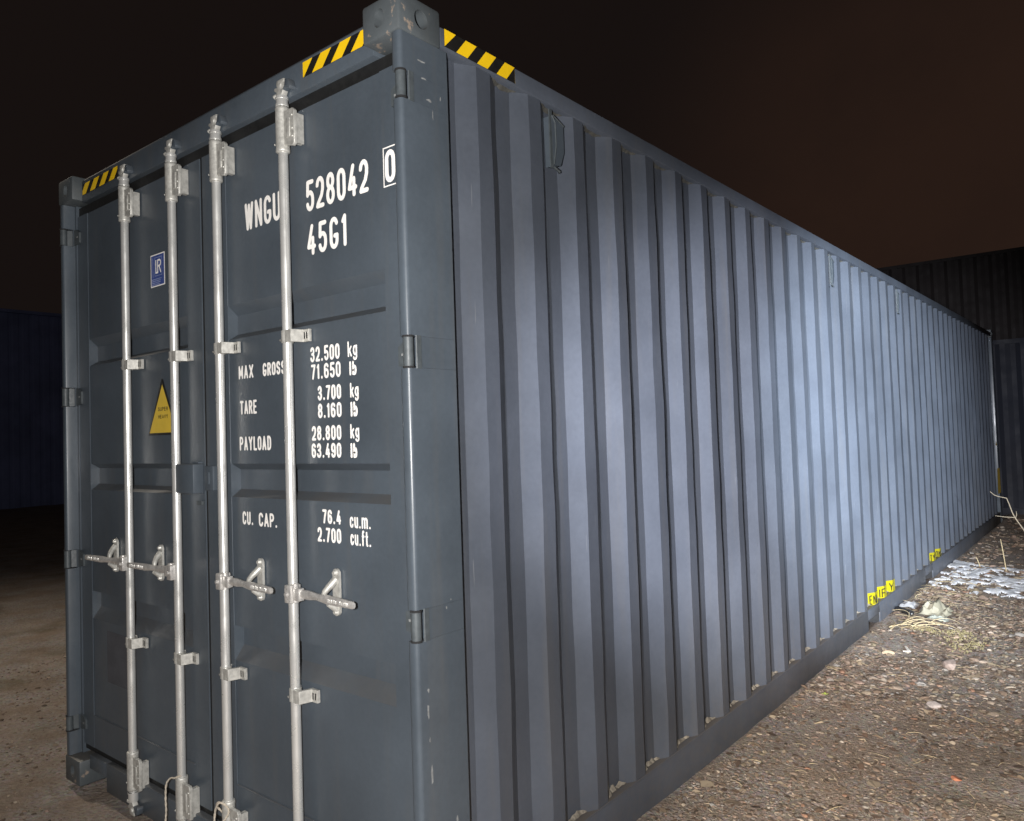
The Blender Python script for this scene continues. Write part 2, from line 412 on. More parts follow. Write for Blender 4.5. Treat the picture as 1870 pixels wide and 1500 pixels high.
# ---- rear corner posts (J section), front return cut away at the hinges
HZ = [(0.228, 0.302), (1.003, 1.092), (1.787, 1.880), (2.578, 2.662)]
def post(side):
    mx = (lambda x: x) if side == 'r' else (lambda x: -WD-x)
    def prof(full):
        if full:
            p = [(-.004, .204), (-.004, .018)] + [(-.018+.014*math.cos(a), .018-.014*math.sin(a)) for a in [PI/10*i for i in range(1, 6)]]
            p += [(-.032, .004), (-.038, .006), (-.042, .012), (-.042, .060), (-.058, .060), (-.058, .204)]
        else:
            p = [(-.004, .204), (-.004, .052), (-.042, .052), (-.042, .060), (-.058, .060), (-.058, .204)]
        return [(mx(x), y) for x, y in p]
    mb = MB(); z = 0.1185
    for a, b in HZ + [(2.7775, 2.7775)]:
        if b > a:
            mb.prism(prof(True), 'z', z, a); mb.prism(prof(False), 'z', a+.0005, b-.0005); z = b
        else: mb.prism(prof(True), 'z', z, a)
    # groove filler / scuffs
    if side == 'r':
        rr = random.Random(3)
        for (y, zc, w, h) in [(.045,.86,.012,.016),(.042,.80,.010,.05),(.045,.72,.006,.02),(.05,.62,.010,.06),(.062,.46,.018,.022),(.15,.455,.010,.035),
                              (.06,.40,.022,.016),(.05,.375,.012,.014),(.085,.352,.010,.006),(.10,.345,.008,.012),(.055,.33,.010,.02),(.095,.25,.012,.02),(.07,.28,.03,.014),
                              (.13,1.08,.006,.012),(.15,1.10,.008,.006),(.12,2.60,.03,.012),(.10,2.66,.035,.008),(.09,2.71,.05,.006),(.135,2.56,.004,.05),(.17,2.62,.006,.02)]:
            n = 9; pts = []
            for i in range(n):
                a = 2*PI*i/n; k = rr.uniform(.45, 1.1)
                pts.append((-.0035, y+w*.5*k*math.cos(a), zc+h*.5*k*math.sin(a)))
            mb.add(pts, [tuple(range(n))], 1)
    return mb.build('corner_post', [M_paint, M_chip], box_root, smooth=40)
post('r'); post('l')
for mxs in (1, -1):   # front-end posts
    mb = MB()
    if mxs == 1: mb.box(-.06, -.004, L-.15, L-.004, .1185, 2.7775, 0, .006)
    else: mb.box(-WD+.004, -WD+.06, L-.15, L-.004, .1185, 2.7775, 0, .006)
    mb.build('corner_post', M_paint, box_root)

# ---- door header, sill
mb = MB()
mb.prism([(.045,2.768),(.045,2.872),(.055,2.884),(.16,2.884),(.16,2.768)], 'x', -WD+.1625, -.1625)
mb.box(-WD+.06, -.06, .09, .17, 2.768, 2.86)
hd = mb.build('door_header', M_paint, box_root, bevel=.004)
mb = MB()
mb.prism([(.045,.012),(.045,.140),(.15,.140),(.15,.012)], 'x', -WD+.34, -.34)
for a, b in ((-WD+.1625, -WD+.3405), (-.3405, -.1625)):
    mb.prism([(.046,.074),(.046,.139),(.15,.139),(.15,.074)], 'x', a, b)
sill = mb.build('door_sill', M_paint, box_root, bevel=.004)
# rubber gaskets
for b_ in ((-WD+.05, -.05, .074, .10, 2.722, 2.768), (-WD+.05, -.05, .074, .10, .138, .166), (-.0615, -.046, .078, .10, .1665, 2.7215),
           (-WD+.046, -WD+.0615, .078, .10, .1665, 2.7215), (-WD/2-.012, -WD/2+.012, .070, .10, .1665, 2.7215)):
    mb = MB(); mb.box(*b_); mb.build('door_gasket', M_rubber, box_root)

# ---- side rails and corrugated side
YP0, PITCH_, NC = 0.285, 0.2825, 41
XO, XI = -0.010, -0.046
def side_profile():
    pts = [(XI, .19)]
    for k in range(NC+1):
        y = YP0+k*PITCH_
        if y > L-.36: break
        pts += [(XI, y), (XO, y+.0675), (XO, y+.1375), (XI, y+.205)]
    pts.append((XI, L-.12)); return pts
SP = side_profile()
ZB, ZT = 0.186, 2.788
def corr(flip):
    mb = MB(); X = (lambda x: x) if not flip else (lambda x: -WD-x)
    n = len(SP); nz = 6
    rj = random.Random(17); nz = 14
    wob = [[(rj.gauss(0, .0011), rj.gauss(0, .0013)) for _ in SP] for _ in range(nz+1)]
    bow = [(rj.gauss(0, .0018), rj.gauss(0, .0025)) for _ in SP]
    rows = [(X(x+wob[j][i][0]+bow[i][0]*math.sin(PI*j/nz)), y+wob[j][i][1]+bow[i][1]*math.sin(PI*j/nz), ZB-.01+(ZT+.01-ZB+.01)*j/nz) for j in range(nz+1) for i, (x, y) in enumerate(SP)]
    mb.add(rows, [(j*n+i, j*n+i+1, (j+1)*n+i+1, (j+1)*n+i) for j in range(nz) for i in range(n-1)], 0)
    if not flip:
        rr = random.Random(11)
        # sealant along the seams of every inner flat, top and bottom
        for k in range(len(SP)//4):
            ya, yb = YP0+k*PITCH_+.1375+.02, YP0+(k+1)*PITCH_+.02
            for top in (0, 1):
                m_ = 10; vs = []
                for i in range(m_+1):
                    y = ya+(yb-ya)*i/m_; e = math.sin(PI*i/m_)**.5
                    u = (y-(YP0+k*PITCH_+.1375))
                    xx = XO-.036*min(1, max(0, u/.0675)) if u < .1 else XI+.036*max(0, (u-.138)/.0675)
                    th = (.004+rr.uniform(0, .018)*e) if not top else (.003+rr.uniform(.002, .010)*e)
                    if top: vs += [(xx+.012*e+.0015, y, ZT+.0005), (xx+.0012, y, ZT-th)]
                    else: vs += [(xx+.014*e+.0015, y, ZB+.0035), (xx+.0012, y, ZB+.003+th)]
                mb.add(vs, [(2*i, 2*i+1, 2*i+3, 2*i+2) for i in range(m_)], 2 if top else 1)
    return mb.build('side_panel', [M_side, M_seal, M_sealtop], box_root, smooth=12)
corr(False); corr(True)
def rail(x0, x1, z0, z1, name, holes=()):
    mb = MB(); ys = [.1785] + [v for h in holes for v in h] + [L-.1785]
    for a, b in zip(ys[::2], ys[1::2]): mb.box(x0, x1, a, b, z0, z1, 0)
    return mb
for flip in (0, 1):
    X = (lambda a, b: (a, b)) if not flip else (lambda a, b: (-WD-b, -WD-a))
    a, b = X(-.060, -.004); rail(a, b, ZT, 2.852, 'top_rail').build('top_side_rail', M_side, box_root, bevel=.005)
    PK = ((4.655, 4.985), (6.69, 7.03))
    a, b = X(-.052, -.005)
    a1, b1 = X(-.013, -.005)
    mb = rail(a1, b1, .024, ZB-.0065, 'bottom_rail', PK)
    for p in PK: mb.box(a1, b1, p[0]+.0005, p[1]-.0005, .108, ZB-.0065)
    mb.box(a, b, .1785, L-.1785, ZB-.006, ZB)
    a2, b2 = X(-.11, -.0525); mb.box(min(a2, a1), max(b2, b1), .18, PK[0][0]-.01, .018, .0235); mb.box(min(a2, a1), max(b2, b1), PK[0][1]+.01, PK[1][0]-.01, .018, .0235); mb.box(min(a2, a1), max(b2, b1), PK[1][1]+.01, L-.18, .018, .0235)
    br = mb.build('bottom_side_rail', M_side, box_root, bevel=.0015)
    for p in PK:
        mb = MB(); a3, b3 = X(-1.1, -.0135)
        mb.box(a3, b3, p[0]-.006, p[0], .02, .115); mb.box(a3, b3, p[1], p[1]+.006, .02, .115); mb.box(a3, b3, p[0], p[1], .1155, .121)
        mb.build('fork_pocket', M_dark, box_root)  # near-black colour paints in the shade inside the pocket
mb = MB()
for k in range(40):
    y0 = .2+k*.295
    mb.prism([(y0,2.842),(y0+.1,2.842),(y0+.13,2.858),(y0+.22,2.858),(y0+.25,2.842),(y0+.2945,2.842),(y0+.2945,2.838),(y0,2.838)], 'x', -WD+.061, -.061)
mb.build('roof_panel', M_paint, box_root, smooth=0)
mb = MB(); mb.box(-WD+.06, -.06, L-.06, L-.03, .12, 2.86); mb.build('front_wall', M_paint, box_root)
mb = MB(); mb.box(-WD+.1, -.1, .17, L-.1, .10, .14); mb.build('floor_frame', M_dark, box_root)

# ---- vents high on the side
for k, yc in ((0, .755), (0, 4.128), (0, 6.105)):
    mb = MB(); z0, z1 = 2.555, 2.772
    x0 = XI+.002
    # back plate across the recess, hood open at the bottom
    mb.box(XO-.001, XO+.0035, yc, yc+.018, z0, z1, 1)
    prof = [(yc+.012, z1-.022), (yc+.088, z1-.045), (yc+.088, z0+.075), (yc+.064, z0+.02), (yc+.018, z0+.010)]
    v = [(XO+.004, y, z) for y, z in prof] + [(XI+.004, y, z) for y, z in prof]
    n = 5; mb.add(v, [tuple(range(n))]+[(i, (i+1) % n, n+(i+1) % n, n+i) for i in range(n)], 0)
    mb.tube([(XO+.006, yc+.012, z1-.022), (XO+.007, yc+.030, z1-.045), (XO+.007, yc+.032, z0+.085), (XO+.006, yc+.016, z0+.012)], .0028, 6, 1)
    mb.tube([(XO+.006, yc+.02, z1-.02), (XO+.006, yc+.088, z1-.043)], .003, 6, 1)
    mb.tube([(XO+.004, yc+.02, z0+.004), (XO+.006, yc+.05, z0-.006), (XO-.01, yc+.07, z0)], .005, 6, 1)
    mb.build('vent', [M_paint, M_hinge], box_root)

# ---- hazard tape
def tape_header(xa, xb, z0, z1, first):
    mb = MB(); mb.add([(xa,.0436,z0),(xb,.0436,z0),(xb,.0436,z1),(xa,.0436,z1)], [(0,1,2,3)], 1)
    P, sl = .0995, .048
    x = first
    while x < xb+P:
        poly = [(x, z0+.0005), (x+.055, z0+.0005), (x+.055+sl, z1-.0005), (x+sl, z1-.0005)]
        # clip to the tape ends
        def clip(poly, c, keep):
            out = []
            for i in range(len(poly)):
                p, q = poly[i], poly[(i+1) % len(poly)]
                ip, iq = keep(p[0], c), keep(q[0], c)
                if ip: out.append(p)
                if ip != iq:
                    t = (c-p[0])/(q[0]-p[0]); out.append((c, p[1]+t*(q[1]-p[1])))
            return out
        poly = clip(poly, xa+.0005, lambda a, c: a >= c)
        if poly: poly = clip(poly, xb-.0005, lambda a, c: a <= c)
        if len(poly) > 2: mb.add([(p[0], .0428, p[1]) for p in poly], [tuple(range(len(poly)))], 0)
        x += P
    return mb.build('hazard_tape', [M_yel, M_blk], box_root, smooth=0)
tape_header(-.515, -.170, .811+2, .863+2, -.5645)
tape_header(-2.262, -1.890, .803+2, .855+2, -2.279)
def tape_side(ya, yb, z0, z1, first):
    mb = MB(); mb.add([(-.0034,ya,z0),(-.0034,yb,z0),(-.0034,yb,z1),(-.0034,ya,z1)], [(0,1,2,3)], 1)
    y = first; P, sl = .1, .047
    while y < yb:
        lo = [max(ya+.0005, min(yb-.0005, v)) for v in (y, y+.053, y+.053+sl, y+sl)]
        mb.add([(-.0026, lo[0], z0+.0005), (-.0026, lo[1], z0+.0005), (-.0026, lo[2], z1-.0005), (-.0026, lo[3], z1-.0005)], [(0,1,2,3)], 0) if y > ya else \
            mb.add([(-.0026, ya+.0005, z0+.0005), (-.0026, y+.053+sl, z1-.0005), (-.0026, ya+.0005, z1-.0005)], [(0,1,2)], 0)
        y += P
    return mb.build('hazard_tape', [M_yel, M_blk], box_root, smooth=0)
tape_side(.196, .551, 2.795, 2.8515, .150)

# ---- yellow letter stickers that follow the corrugation
def sticker(pieces, z0, z1):
    """one film per corrugation: facing slope and outer flat"""
    for k0, s in pieces:
        mb = MB(); ya = YP0+k0*PITCH_
        path = [(XI+.002, ya+.0035), (XO+.0016, ya+.0675), (XO+.0016, ya+.1385)]
        d0 = math.hypot(path[1][0]-path[0][0], path[1][1]-path[0][1]); d1 = path[2][1]-path[1][1]
        nx, ny = (path[1][1]-path[0][1])/d0, -(path[1][0]-path[0][0])/d0
        U = .76
        def at(u, off):
            if u < U:
                t = u/U; return (path[0][0]+(path[1][0]-path[0][0])*t+nx*off, path[0][1]+(path[1][1]-path[0][1])*t+ny*off)
            return (path[1][0]+off, path[1][1]+(u-U)/(1-U)*d1)
        for (a, b) in ((0, U-1e-6), (U, 1)):
            p, q = at(a, .0012), at(b, .0012)
            mb.add([(p[0],p[1],z0),(q[0],q[1],z0),(q[0],q[1],z1),(p[0],p[1],z1)], [(0,1,2,3)], 0)
        h = (z1-z0)*.66
        for v, f, kk in text2d(s, .013 if len(s) > 1 else .026, .075 if len(s) > 1 else .070, z0+(z1-z0)*.16, h, t=.0086, gap=.32, cap=False):
            for fc in f:
                q = [v[i] for i in fc]
                if len(q) != 4: continue
                N = 8; vs = []
                for i in range(N+1):
                    for a, b in ((q[0], q[3]), (q[1], q[2])):
                        p = a.lerp(b, i/N); w = at(p.x/.081, .0020+.0001*(kk % 5)); vs.append((w[0], w[1], p.y))
                mb.add(vs, [(2*i, 2*i+1, 2*i+3, 2*i+2) for i in range(N)], 1)
        mb.build('warning_sticker', [M_lemon, M_blk], box_root, smooth=0)
K1 = 16; K2 = 24
sticker([(K1, 'EN'), (K1+1, 'IF'), (K1+2, 'Y')], .172, .278)
sticker([(K2, 'TY'), (K2+1, 'ON')], .160, .268)
# faded yellow marks on the far post
mb = MB()
mb.add([(-.0032, 11.86, .46), (-.0032, 12.17, .46), (-.0032, 12.15, .83), (-.0032, 11.90, .83)], [(0,1,2,3)], 0)
mb.build('worn_sticker', [M_yel2], box_root, smooth=0); mb = MB()
mb.add([(-.0032, 11.88, 1.17), (-.0032, 12.02, 1.17), (-.0032, 11.93, 1.24)], [(0,1,2)], 0)
mb.build('worn_sticker', [M_yel2], box_root, smooth=0)

# ------------------------------------------------------------------ doors
ROD_Y, ROD_R = 0.030, 0.0168
RIBS = [(2.107, 2.072, 2.000, 1.976), (1.508, 1.484, 1.410, 1.383), (.903, .890, .824, .774)]
def door(xl, xr, fl, fr):
    """xl..xr leaf, frame members fl (left) and fr (right) wide"""
    mb = MB(); yb = YD+.05
    mb.box(xl, xl+fl, YD, yb, .166, 2.722); mb.box(xr-fr, xr, YD, yb, .166, 2.722)
    mb.box(xl+fl, xr-fr, YD+.001, yb, .166, .314); mb.box(xl+fl, xr-fr, YD+.0045, yb, 2.64, 2.722)
    o = MB()
    d, e = YD+.0035, .038
    prof = [(d, 2.7215)]
    for a, b, c, f in RIBS: prof += [(d, a), (d+e, b), (d+e, c), (d, f)]
    prof.append((d, .314))
    n = len(prof)
    v = [(xl+fl, y, z) for y, z in prof] + [(xr-fr, y, z) for y, z in prof]
    mb.add(v, [(i, i+1, n+i+1, n+i) for i in range(n-1)], 0)
    # weld beads round the sheet
    mb.tube([(xl+fl+.003, YD+.001, .316), (xr-fr-.003, YD+.001, .316)], .0035, 6)
    mb.tube([(xl+fl+.001, YD+.001, .33), (xl+fl+.001, YD+.001, 1.383-.61)], .0022, 6)
    for z0, z1 in ((.903, 1.383), (1.508, 1.976), (2.107, 2.63)):
        mb.tube([(xl+fl+.001, YD+.001, z0), (xl+fl+.001, YD+.001, z1)], .0022, 6)
    return mb.build('door', M_paint, box_root, smooth=20)
door_r = door(-1.209, -.062, .166, .099)
door_l = door(-2.376, -1.229, .109, .112)

def rope_dummy(): pass
def rod(x, par):
    mb = MB()
    rr = random.Random(int(-x*1000)); pts = []
    for i in range(25):
        z = .10+(2.765-.10)*i/24; pts.append((x, ROD_Y, z))
    mb.tube(pts, ROD_R, 20)
    # end collars and necks
    for z0, z1, s in ((2.735, 2.772, 1), (.062, .10, -1)):
        mb.tube([(x, ROD_Y, z0), (x, ROD_Y, z1)], .0205, 18)
    mb.tube([(x, ROD_Y, 2.738), (x, ROD_Y, 2.744)], .0228, 18); mb.tube([(x, ROD_Y, 2.762), (x, ROD_Y, 2.769)], .0225, 18)
    mb.tube([(x, ROD_Y, .094), (x, ROD_Y, .100)], .0225, 18)
    o = mb.build('locking_rod', M_galv, par)
    # cams: forked head hooked into the keeper, top and bottom
    for z, s in ((2.772, 1), (.062, -1)):
        mb = MB()
        outl = [(-.014,0),(.014,0),(.024,.016),(.020,.022),(.010,.019),(.006,.030),(.010,.040),(.026,.044),(.027,.056),(-.012,.056),(-.016,.046),(-.012,.032),(-.026,.034),(-.030,.026),(-.016,.016)]
        mb.prism([(x+a, z+s*b) for a, b in (outl if s > 0 else outl[::-1])], 'y', ROD_Y-.012, ROD_Y+.010)
        mb.tube([(x-.020, ROD_Y-.006, z+s*.008), (x-.032, ROD_Y-.010, z+s*.004)], .0075, 8)
        mb.tube([(x-.022, ROD_Y-.004, z+s*.030), (x-.040, ROD_Y+.004, z+s*.034)], .005, 8)
        mb.build('cam_end', M_cast_galv, par, bevel=.002)
    # keepers on header and sill belong to the frame
    for z, s, pp in ((2.772, 1, hd), (.062, -1, sill)):
        mb = MB()
        a = [(.018,.012),(.030,.030),(.034,.050),(.052,.046),(.062,.020),(.056,.010),(.036,.022)]
        mb.prism([(x+p, z+s*q) for p, q in (a if s > 0 else a[::-1])], 'y', .018, .0452)
        k = mb.build('cam_keeper', M_paint, pp, bevel=.002)
    # long sleeve brackets
    for z0, z1 in ((2.576, 2.733), (.108, .272)):
        mb = MB()
        zs = [z0, z0+.004, z0+.010, z0+.016, z1-.016, z1-.010, z1-.004, z1]
        rs = [.0225, .0245, .0245, .0238, .0238, .0245, .0245, .0225]
        mb.tube([(x, ROD_Y, z) for z in zs], rs, 20)
        # flange plate to the right, pressed with a centre boss
        a, b = x+.018, x+.078
        a = x+.004
        pl = [(a, z0+.022), (a+.03, z0+.018), (b-.012, z0+.008), (b, z0+.016), (b, z1-.030), (b-.008, z1-.020), (a+.028, z1-.020), (a, z1-.014)]
        mb.prism(pl, 'y', ROD_Y-.010, ROD_Y+.004); mb.box(x+.052, b-.004, ROD_Y+.0045, YD-.0005, z0+.02, z1-.035)
        mb.box(x+.036, x+.058, ROD_Y-.0140, ROD_Y-.0095, z0+.040, z1-.050, 0, .002)
        for zz in (z0+.040, (z0+z1)/2-.012, z1-.045):
            mb.tube([(x+.068, ROD_Y-.0145, zz), (x+.068, ROD_Y-.0102, zz)], [.0035, .0055], 10)
        mb.tube([(x-.020, ROD_Y-.016, z0+.030), (x-.024, ROD_Y-.018, z0+.030)], .004, 8, 1)
        mb.build('rod_bracket', [M_cast_galv, M_blk], par, bevel=.0015, seg=1)
    # band guides
    for zc in (1.941, .738):
        mb = MB(); h = .021
        mb.tube([(x, ROD_Y, zc-h), (x, ROD_Y, zc+h)], .0208, 18)
        mb.box(x-.0255, x-.014, ROD_Y-.002, YD-.0005, zc-h+.002, zc+h-.002)
        mb.prism([(x+.012, ROD_Y-.0195), (x+.046, ROD_Y-.0195), (x+.058, YD-.0120), (x+.088, YD-.0120), (x+.088, YD-.0006), (x+.048, YD-.0006), (x+.036, ROD_Y-.006), (x+.012, ROD_Y-.006)], 'z', zc-h, zc+h)
        for q in (.066, .079):
            mb.box(x+q-.0045, x+q+.0045, YD-.0135, YD-.0122, zc-.012, zc+.012, 1)
        mb.tube([(x-.020, ROD_Y-.012, zc-.010), (x-.0262, ROD_Y-.012, zc-.010)], .004, 8, 1)
        mb.build('rod_guide', [M_cast_galv, M_dark], par, bevel=.001, seg=1)
    return o
def handle(x, s, par):
    """hub on the rod, bar swung sideways (s=+1 right, -1 left), resting in its catch"""
    zc = 1.077
    mb = MB()
    def bx(a, b, *r, **k): mb.box(min(x+s*a, x+s*b), max(x+s*a, x+s*b), *r, **k)
    bx(-.004, .030, ROD_Y-.034, ROD_Y+.010, zc-.030, zc+.030, mat=0, bev=.004)
    mb.tube([(x+s*.030, ROD_Y-.014, zc-.028), (x+s*.030, ROD_Y-.014, zc+.034)], .013, 12)
    mb.tube([(x+s*.012, ROD_Y-.033, zc), (x+s*.012, ROD_Y-.042, zc)], [.008, .006], 10)
    bx(.034, .066, ROD_Y-.026, ROD_Y-.002, zc-.020, zc+.022, mat=0, bev=.004)
    # bar: flat inner part, waisted middle, tapered grip
    st = [(.060, .0145, .008), (.11, .015, .008), (.15, .0105, .009), (.185, .012, .010), (.215, .0145, .009), (.33, .012, .0075), (.352, .0115, .007), (.358, .009, .005)]
    yb = [ROD_Y-.014, ROD_Y-.014, ROD_Y-.016, ROD_Y-.022, ROD_Y-.026, ROD_Y-.034, ROD_Y-.036, ROD_Y-.036]
    vs = []
    for (d, hz, hy), y0 in zip(st, yb):
        for k in range(8):
            a = PI/8+k*PI/4; vs.append((x+s*d, y0+hy*1.05*math.cos(a), zc+.004+hz*1.05*math.sin(a)))
    n = len(st); f = [(i*8+k, i*8+(k+1) % 8, (i+1)*8+(k+1) % 8, (i+1)*8+k) for i in range(n-1) for k in range(8)]
    f += [tuple(range(8)), tuple(range((n-1)*8, n*8))]
    mb.add(vs, f, 0)
    rr = random.Random(5)
    for q in (.228, .237, .246, .259, .268, .290, .299, .308, .317, .326):   # worn raised casting marks
        yy = ROD_Y-.0265-(q-.215)*.068-.0087
        bx(q, q+.0045, yy-.0012, yy+.002, zc+.004-.005, zc+.004+rr.uniform(.003, .006), mat=1)
    mb.build('rod_handle', [M_steel, M_galv], par, bevel=0, smooth=40)
    # catch bolted to the door
    mb = MB(); xc = x+s*.195
    ob = [(xc+.016*math.cos(a), 1.150+.019*math.sin(a)) for a in [PI*i/8 for i in range(9)]] + [(xc+.016*math.cos(a), 1.036+.019*math.sin(a)) for a in [PI+PI*i/8 for i in range(9)]]
    mb.prism(ob, 'y', YD-.010, YD-.0005)
    for zz in (1.156, 1.030): mb.tube([(xc, YD-.010, zz), (xc, YD-.020, zz)], [.011, .006], 12)
    hk = [(xc, YD-.009, 1.134), (xc-s*.003, YD-.022, 1.122), (xc-s*.009, YD-.034, 1.110), (xc-s*.016, YD-.042, 1.098), (xc-s*.020, YD-.045, 1.088)]
    mb.tube(hk, [.0135, .0125, .0110, .0100, .0075], 12)
    hk = [(xc, YD-.009, 1.040), (xc, YD-.024, 1.050), (xc-s*.004, YD-.040, 1.060)]
    mb.tube(hk, [.0135, .0105, .0075], 12)
    mb.build('handle_catch', M_cast_galv, par, smooth=45)
RODS = [(-1.801, door_l, -1), (-1.385, door_l, -1), (-1.046, door_r, 1), (-.618, door_r, 1)]
for x, par, s in RODS:
    rod(x, par); handle(x, s, par)

# hinges
for side, par in (('r', door_r), ('l', door_l)):
    mx = (lambda x: x) if side == 'r' else (lambda x: -WD-x)
    for a, b in HZ:
        mb = MB(); h = (b-a)
        # leaf on the door frame, wedge shaped
        pl = [(mx(-.100), a+.012), (mx(-.030), a+.002), (mx(-.030), b-.002), (mx(-.070), b-.004), (mx(-.100), b-.022)]
        mb.prism(pl, 'y', YD-.010, YD-.0005, 0)
        mb.box(min(mx(-.086), mx(-.072)), max(mx(-.086), mx(-.072)), YD-.0112, YD-.0102, (a+b)/2-.004, (a+b)/2+.003, 1)
        mb.prism([(mx(-.034), YD-.010), (mx(-.012), .012), (mx(-.018), .028), (mx(-.034), YD-.0006)], 'z', a+.004, b-.004, 0)
        mb.tube([(mx(-.017), .017, a+.003), (mx(-.017), .017, b-.003)], .0155, 16)
        for z in (a+.0015, b-.0015): mb.tube([(mx(-.017), .017, z-.003), (mx(-.017), .017, z+.003)], .0175, 16, 2)
        mb.prism([(mx(-.0035), .034), (mx(-.0005), .036), (mx(-.0005), .054), (mx(-.0035), .056)], 'z', a-.002, b+.002, 0)
        mb.build('hinge', [M_hinge, M_chip, M_dark], par, smooth=40)
# centre interlock plates (left leaf overlaps the right)
mb = MB()
mb.box(-1.385, -1.238, .020, YD-.0005, 1.392, 1.508, 0, .004)
mb.box(-1.30, -1.245, .045, YD-.0005, 1.509, 1.516)
mb.build('lock_plate', M_paint, door_l)
mb = MB(); mb.box(-1.195, -1.135, .044, YD-.0005, 1.405, 1.500, 0, .003); mb.box(-1.170, -1.160, .040, .0445, 1.43, 1.475); mb.build('lock_plate', M_paint, door_r)
mb = MB(); mb.box(-1.275, -1.235, .052, YD-.0005, 1.345, 1.362, 0, .002); mb.build('weld_lug', M_hinge, door_l)
mb = MB()
mb.add([(-2.12,YD+.0022,.50),(-1.92,YD+.0022,.50),(-1.92,YD+.0022,.735),(-2.12,YD+.0022,.735)], [(0,1,2,3)])
mb.build('faded_patch', M_rust, door_l, smooth=0)

# ---- lettering
YT = YD+.0018
def lettering(lines):
    for s, x0, x1, z0, h, t, gap in lines:
        mb = MB(); put_text(mb, s, x0, x1, z0, h, YT, 0, t, gap)
        mb.build('lettering', M_white, door_r, smooth=0)
lettering([('WNGU', -.917, -.693, 2.369, .103, .0148, .34)])
lettering([('528042', -.546, -.225, 2.362, .107, .0152, .36)])
mb = MB()
put_text(mb, '0', -.145, -.0995, 2.366, .101, YD-.0012, 0, .0155, .3)
for (x0, x1, z0, z1) in ((-.153, -.0925, 2.474, 2.478), (-.153, -.0925, 2.355, 2.359), (-.153, -.149, 2.3592, 2.4738), (-.0965, -.0925, 2.3592, 2.4738)):
    mb.add([(x0,YD-.0012,z0),(x1,YD-.0012,z0),(x1,YD-.0012,z1),(x0,YD-.0012,z1)], [(0,1,2,3)])
mb.build('lettering', M_white, door_r, smooth=0)
lettering([('45G1', -.545, -.335, 2.211, .106, .0152, .46)])
def num(s, x0, x1, z0, h): return (s, x0, x1, z0, h, .0088 if s[0] not in 'ck' else .0068, .34)
lettering([num('MAX', -.979, -.883, 1.822, .050), num('GROSS', -.823, -.687, 1.822, .048),
           num('32.500', -.543, -.388, 1.849, .051), num('kg', -.348, -.301, 1.850, .051), num('71.650', -.541, -.385, 1.790, .051), num('lb', -.343, -.306, 1.790, .046)])
lettering([num('TARE', -.975, -.866, 1.690, .051), num('3.700', -.508, -.385, 1.718, .049), num('kg', -.341, -.299, 1.719, .048), num('8.160', -.509, -.386, 1.659, .049), num('lb', -.342, -.306, 1.658, .048)])
lettering([num('PAYLOAD', -.982, -.781, 1.556, .052), num('28.800', -.545, -.390, 1.585, .049), num('kg', -.345, -.301, 1.588, .047), num('63.490', -.548, -.392, 1.527, .049), num('lb', -.347, -.313, 1.526, .048)])
lettering([num('CU.', -.973, -.903, 1.283, .049), num('CAP.', -.868, -.754, 1.281, .050), num('76.4', -.499, -.402, 1.310, .047),
           num('cu.m.', -.359, -.258, 1.303, .050), num('2.700', -.527, -.403, 1.249, .048), num('cu.ft.', -.358, -.258, 1.248, .050)])
# ---- stickers on the left leaf
mb = MB(); ys = YD+.0018
def quad(x0, x1, z0, z1, y, m): mb.add([(x0,y,z0),(x1,y,z0),(x1,y,z1),(x0,y,z1)], [(0,1,2,3)], m)
quad(-1.644, -1.521, 2.263, 2.403, ys, 0); quad(-1.638, -1.527, 2.268, 2.398, ys-.0006, 1)
lx0, lx1, lz0, lz1 = -1.607, -1.544, 2.308, 2.388
for (a, b, c, d) in ((lx0,lx1,lz1-.002,lz1),(lx0,lx1,lz0,lz0+.002),(lx0,lx0+.002,lz0+.0022,lz1-.0022),(lx1-.002,lx1,lz0+.0022,lz1-.0022)): quad(a, b, c, d, ys-.0010, 2)
quad(-1.624, -1.621, 2.305, 2.390, ys-.0010, 2)
for v, f, k in text2d('L', -1.600, -1.580, 2.318, .060, .0075, .3): mb.add([(p.x, ys-.0012-.0001*k, p.y) for p in v], f, 0)
for v, f, k in text2d('R', -1.583, -1.550, 2.318, .060, .0075, .3): mb.add([(p.x, ys-.0016-.0001*k, p.y) for p in v], f, 0)
rr = random.Random(2)
for r in range(4):
    z = 2.297-r*.0075; x = -1.632
    while x < -1.555-r*.006:
        w = rr.uniform(.004, .009); quad(x, x+w, z-.0035, z, ys-.0010, 2); x += w+.0025
M_pale = plain('pale_blue_print', (0.32, 0.37, 0.55), 0.5)
mb.build('inspection_sticker', [M_white, M_blue, M_pale], door_l, smooth=0)
mb = MB()
cx = -1.5605
mb.add([(-1.688, ys, 1.628), (-1.436, ys, 1.628), (cx+.006, ys, 1.866), (cx-.006, ys, 1.866)], [(0,1,2,3)], 1)
mb.add([(-1.676, ys-.0006, 1.638), (-1.447, ys-.0006, 1.638), (cx, ys-.0006, 1.842)], [(0,1,2)], 0)
put_text(mb, 'SUPER', -1.598, -1.514, 1.730, .0165, ys-.0010, 1, .0030, .35)
put_text(mb, 'HEAVY', -1.598, -1.514, 1.698, .0165, ys-.0010, 1, .0030, .35)
mb.build('warning_sticker', [M_yel2, M_blk], door_l, smooth=0)

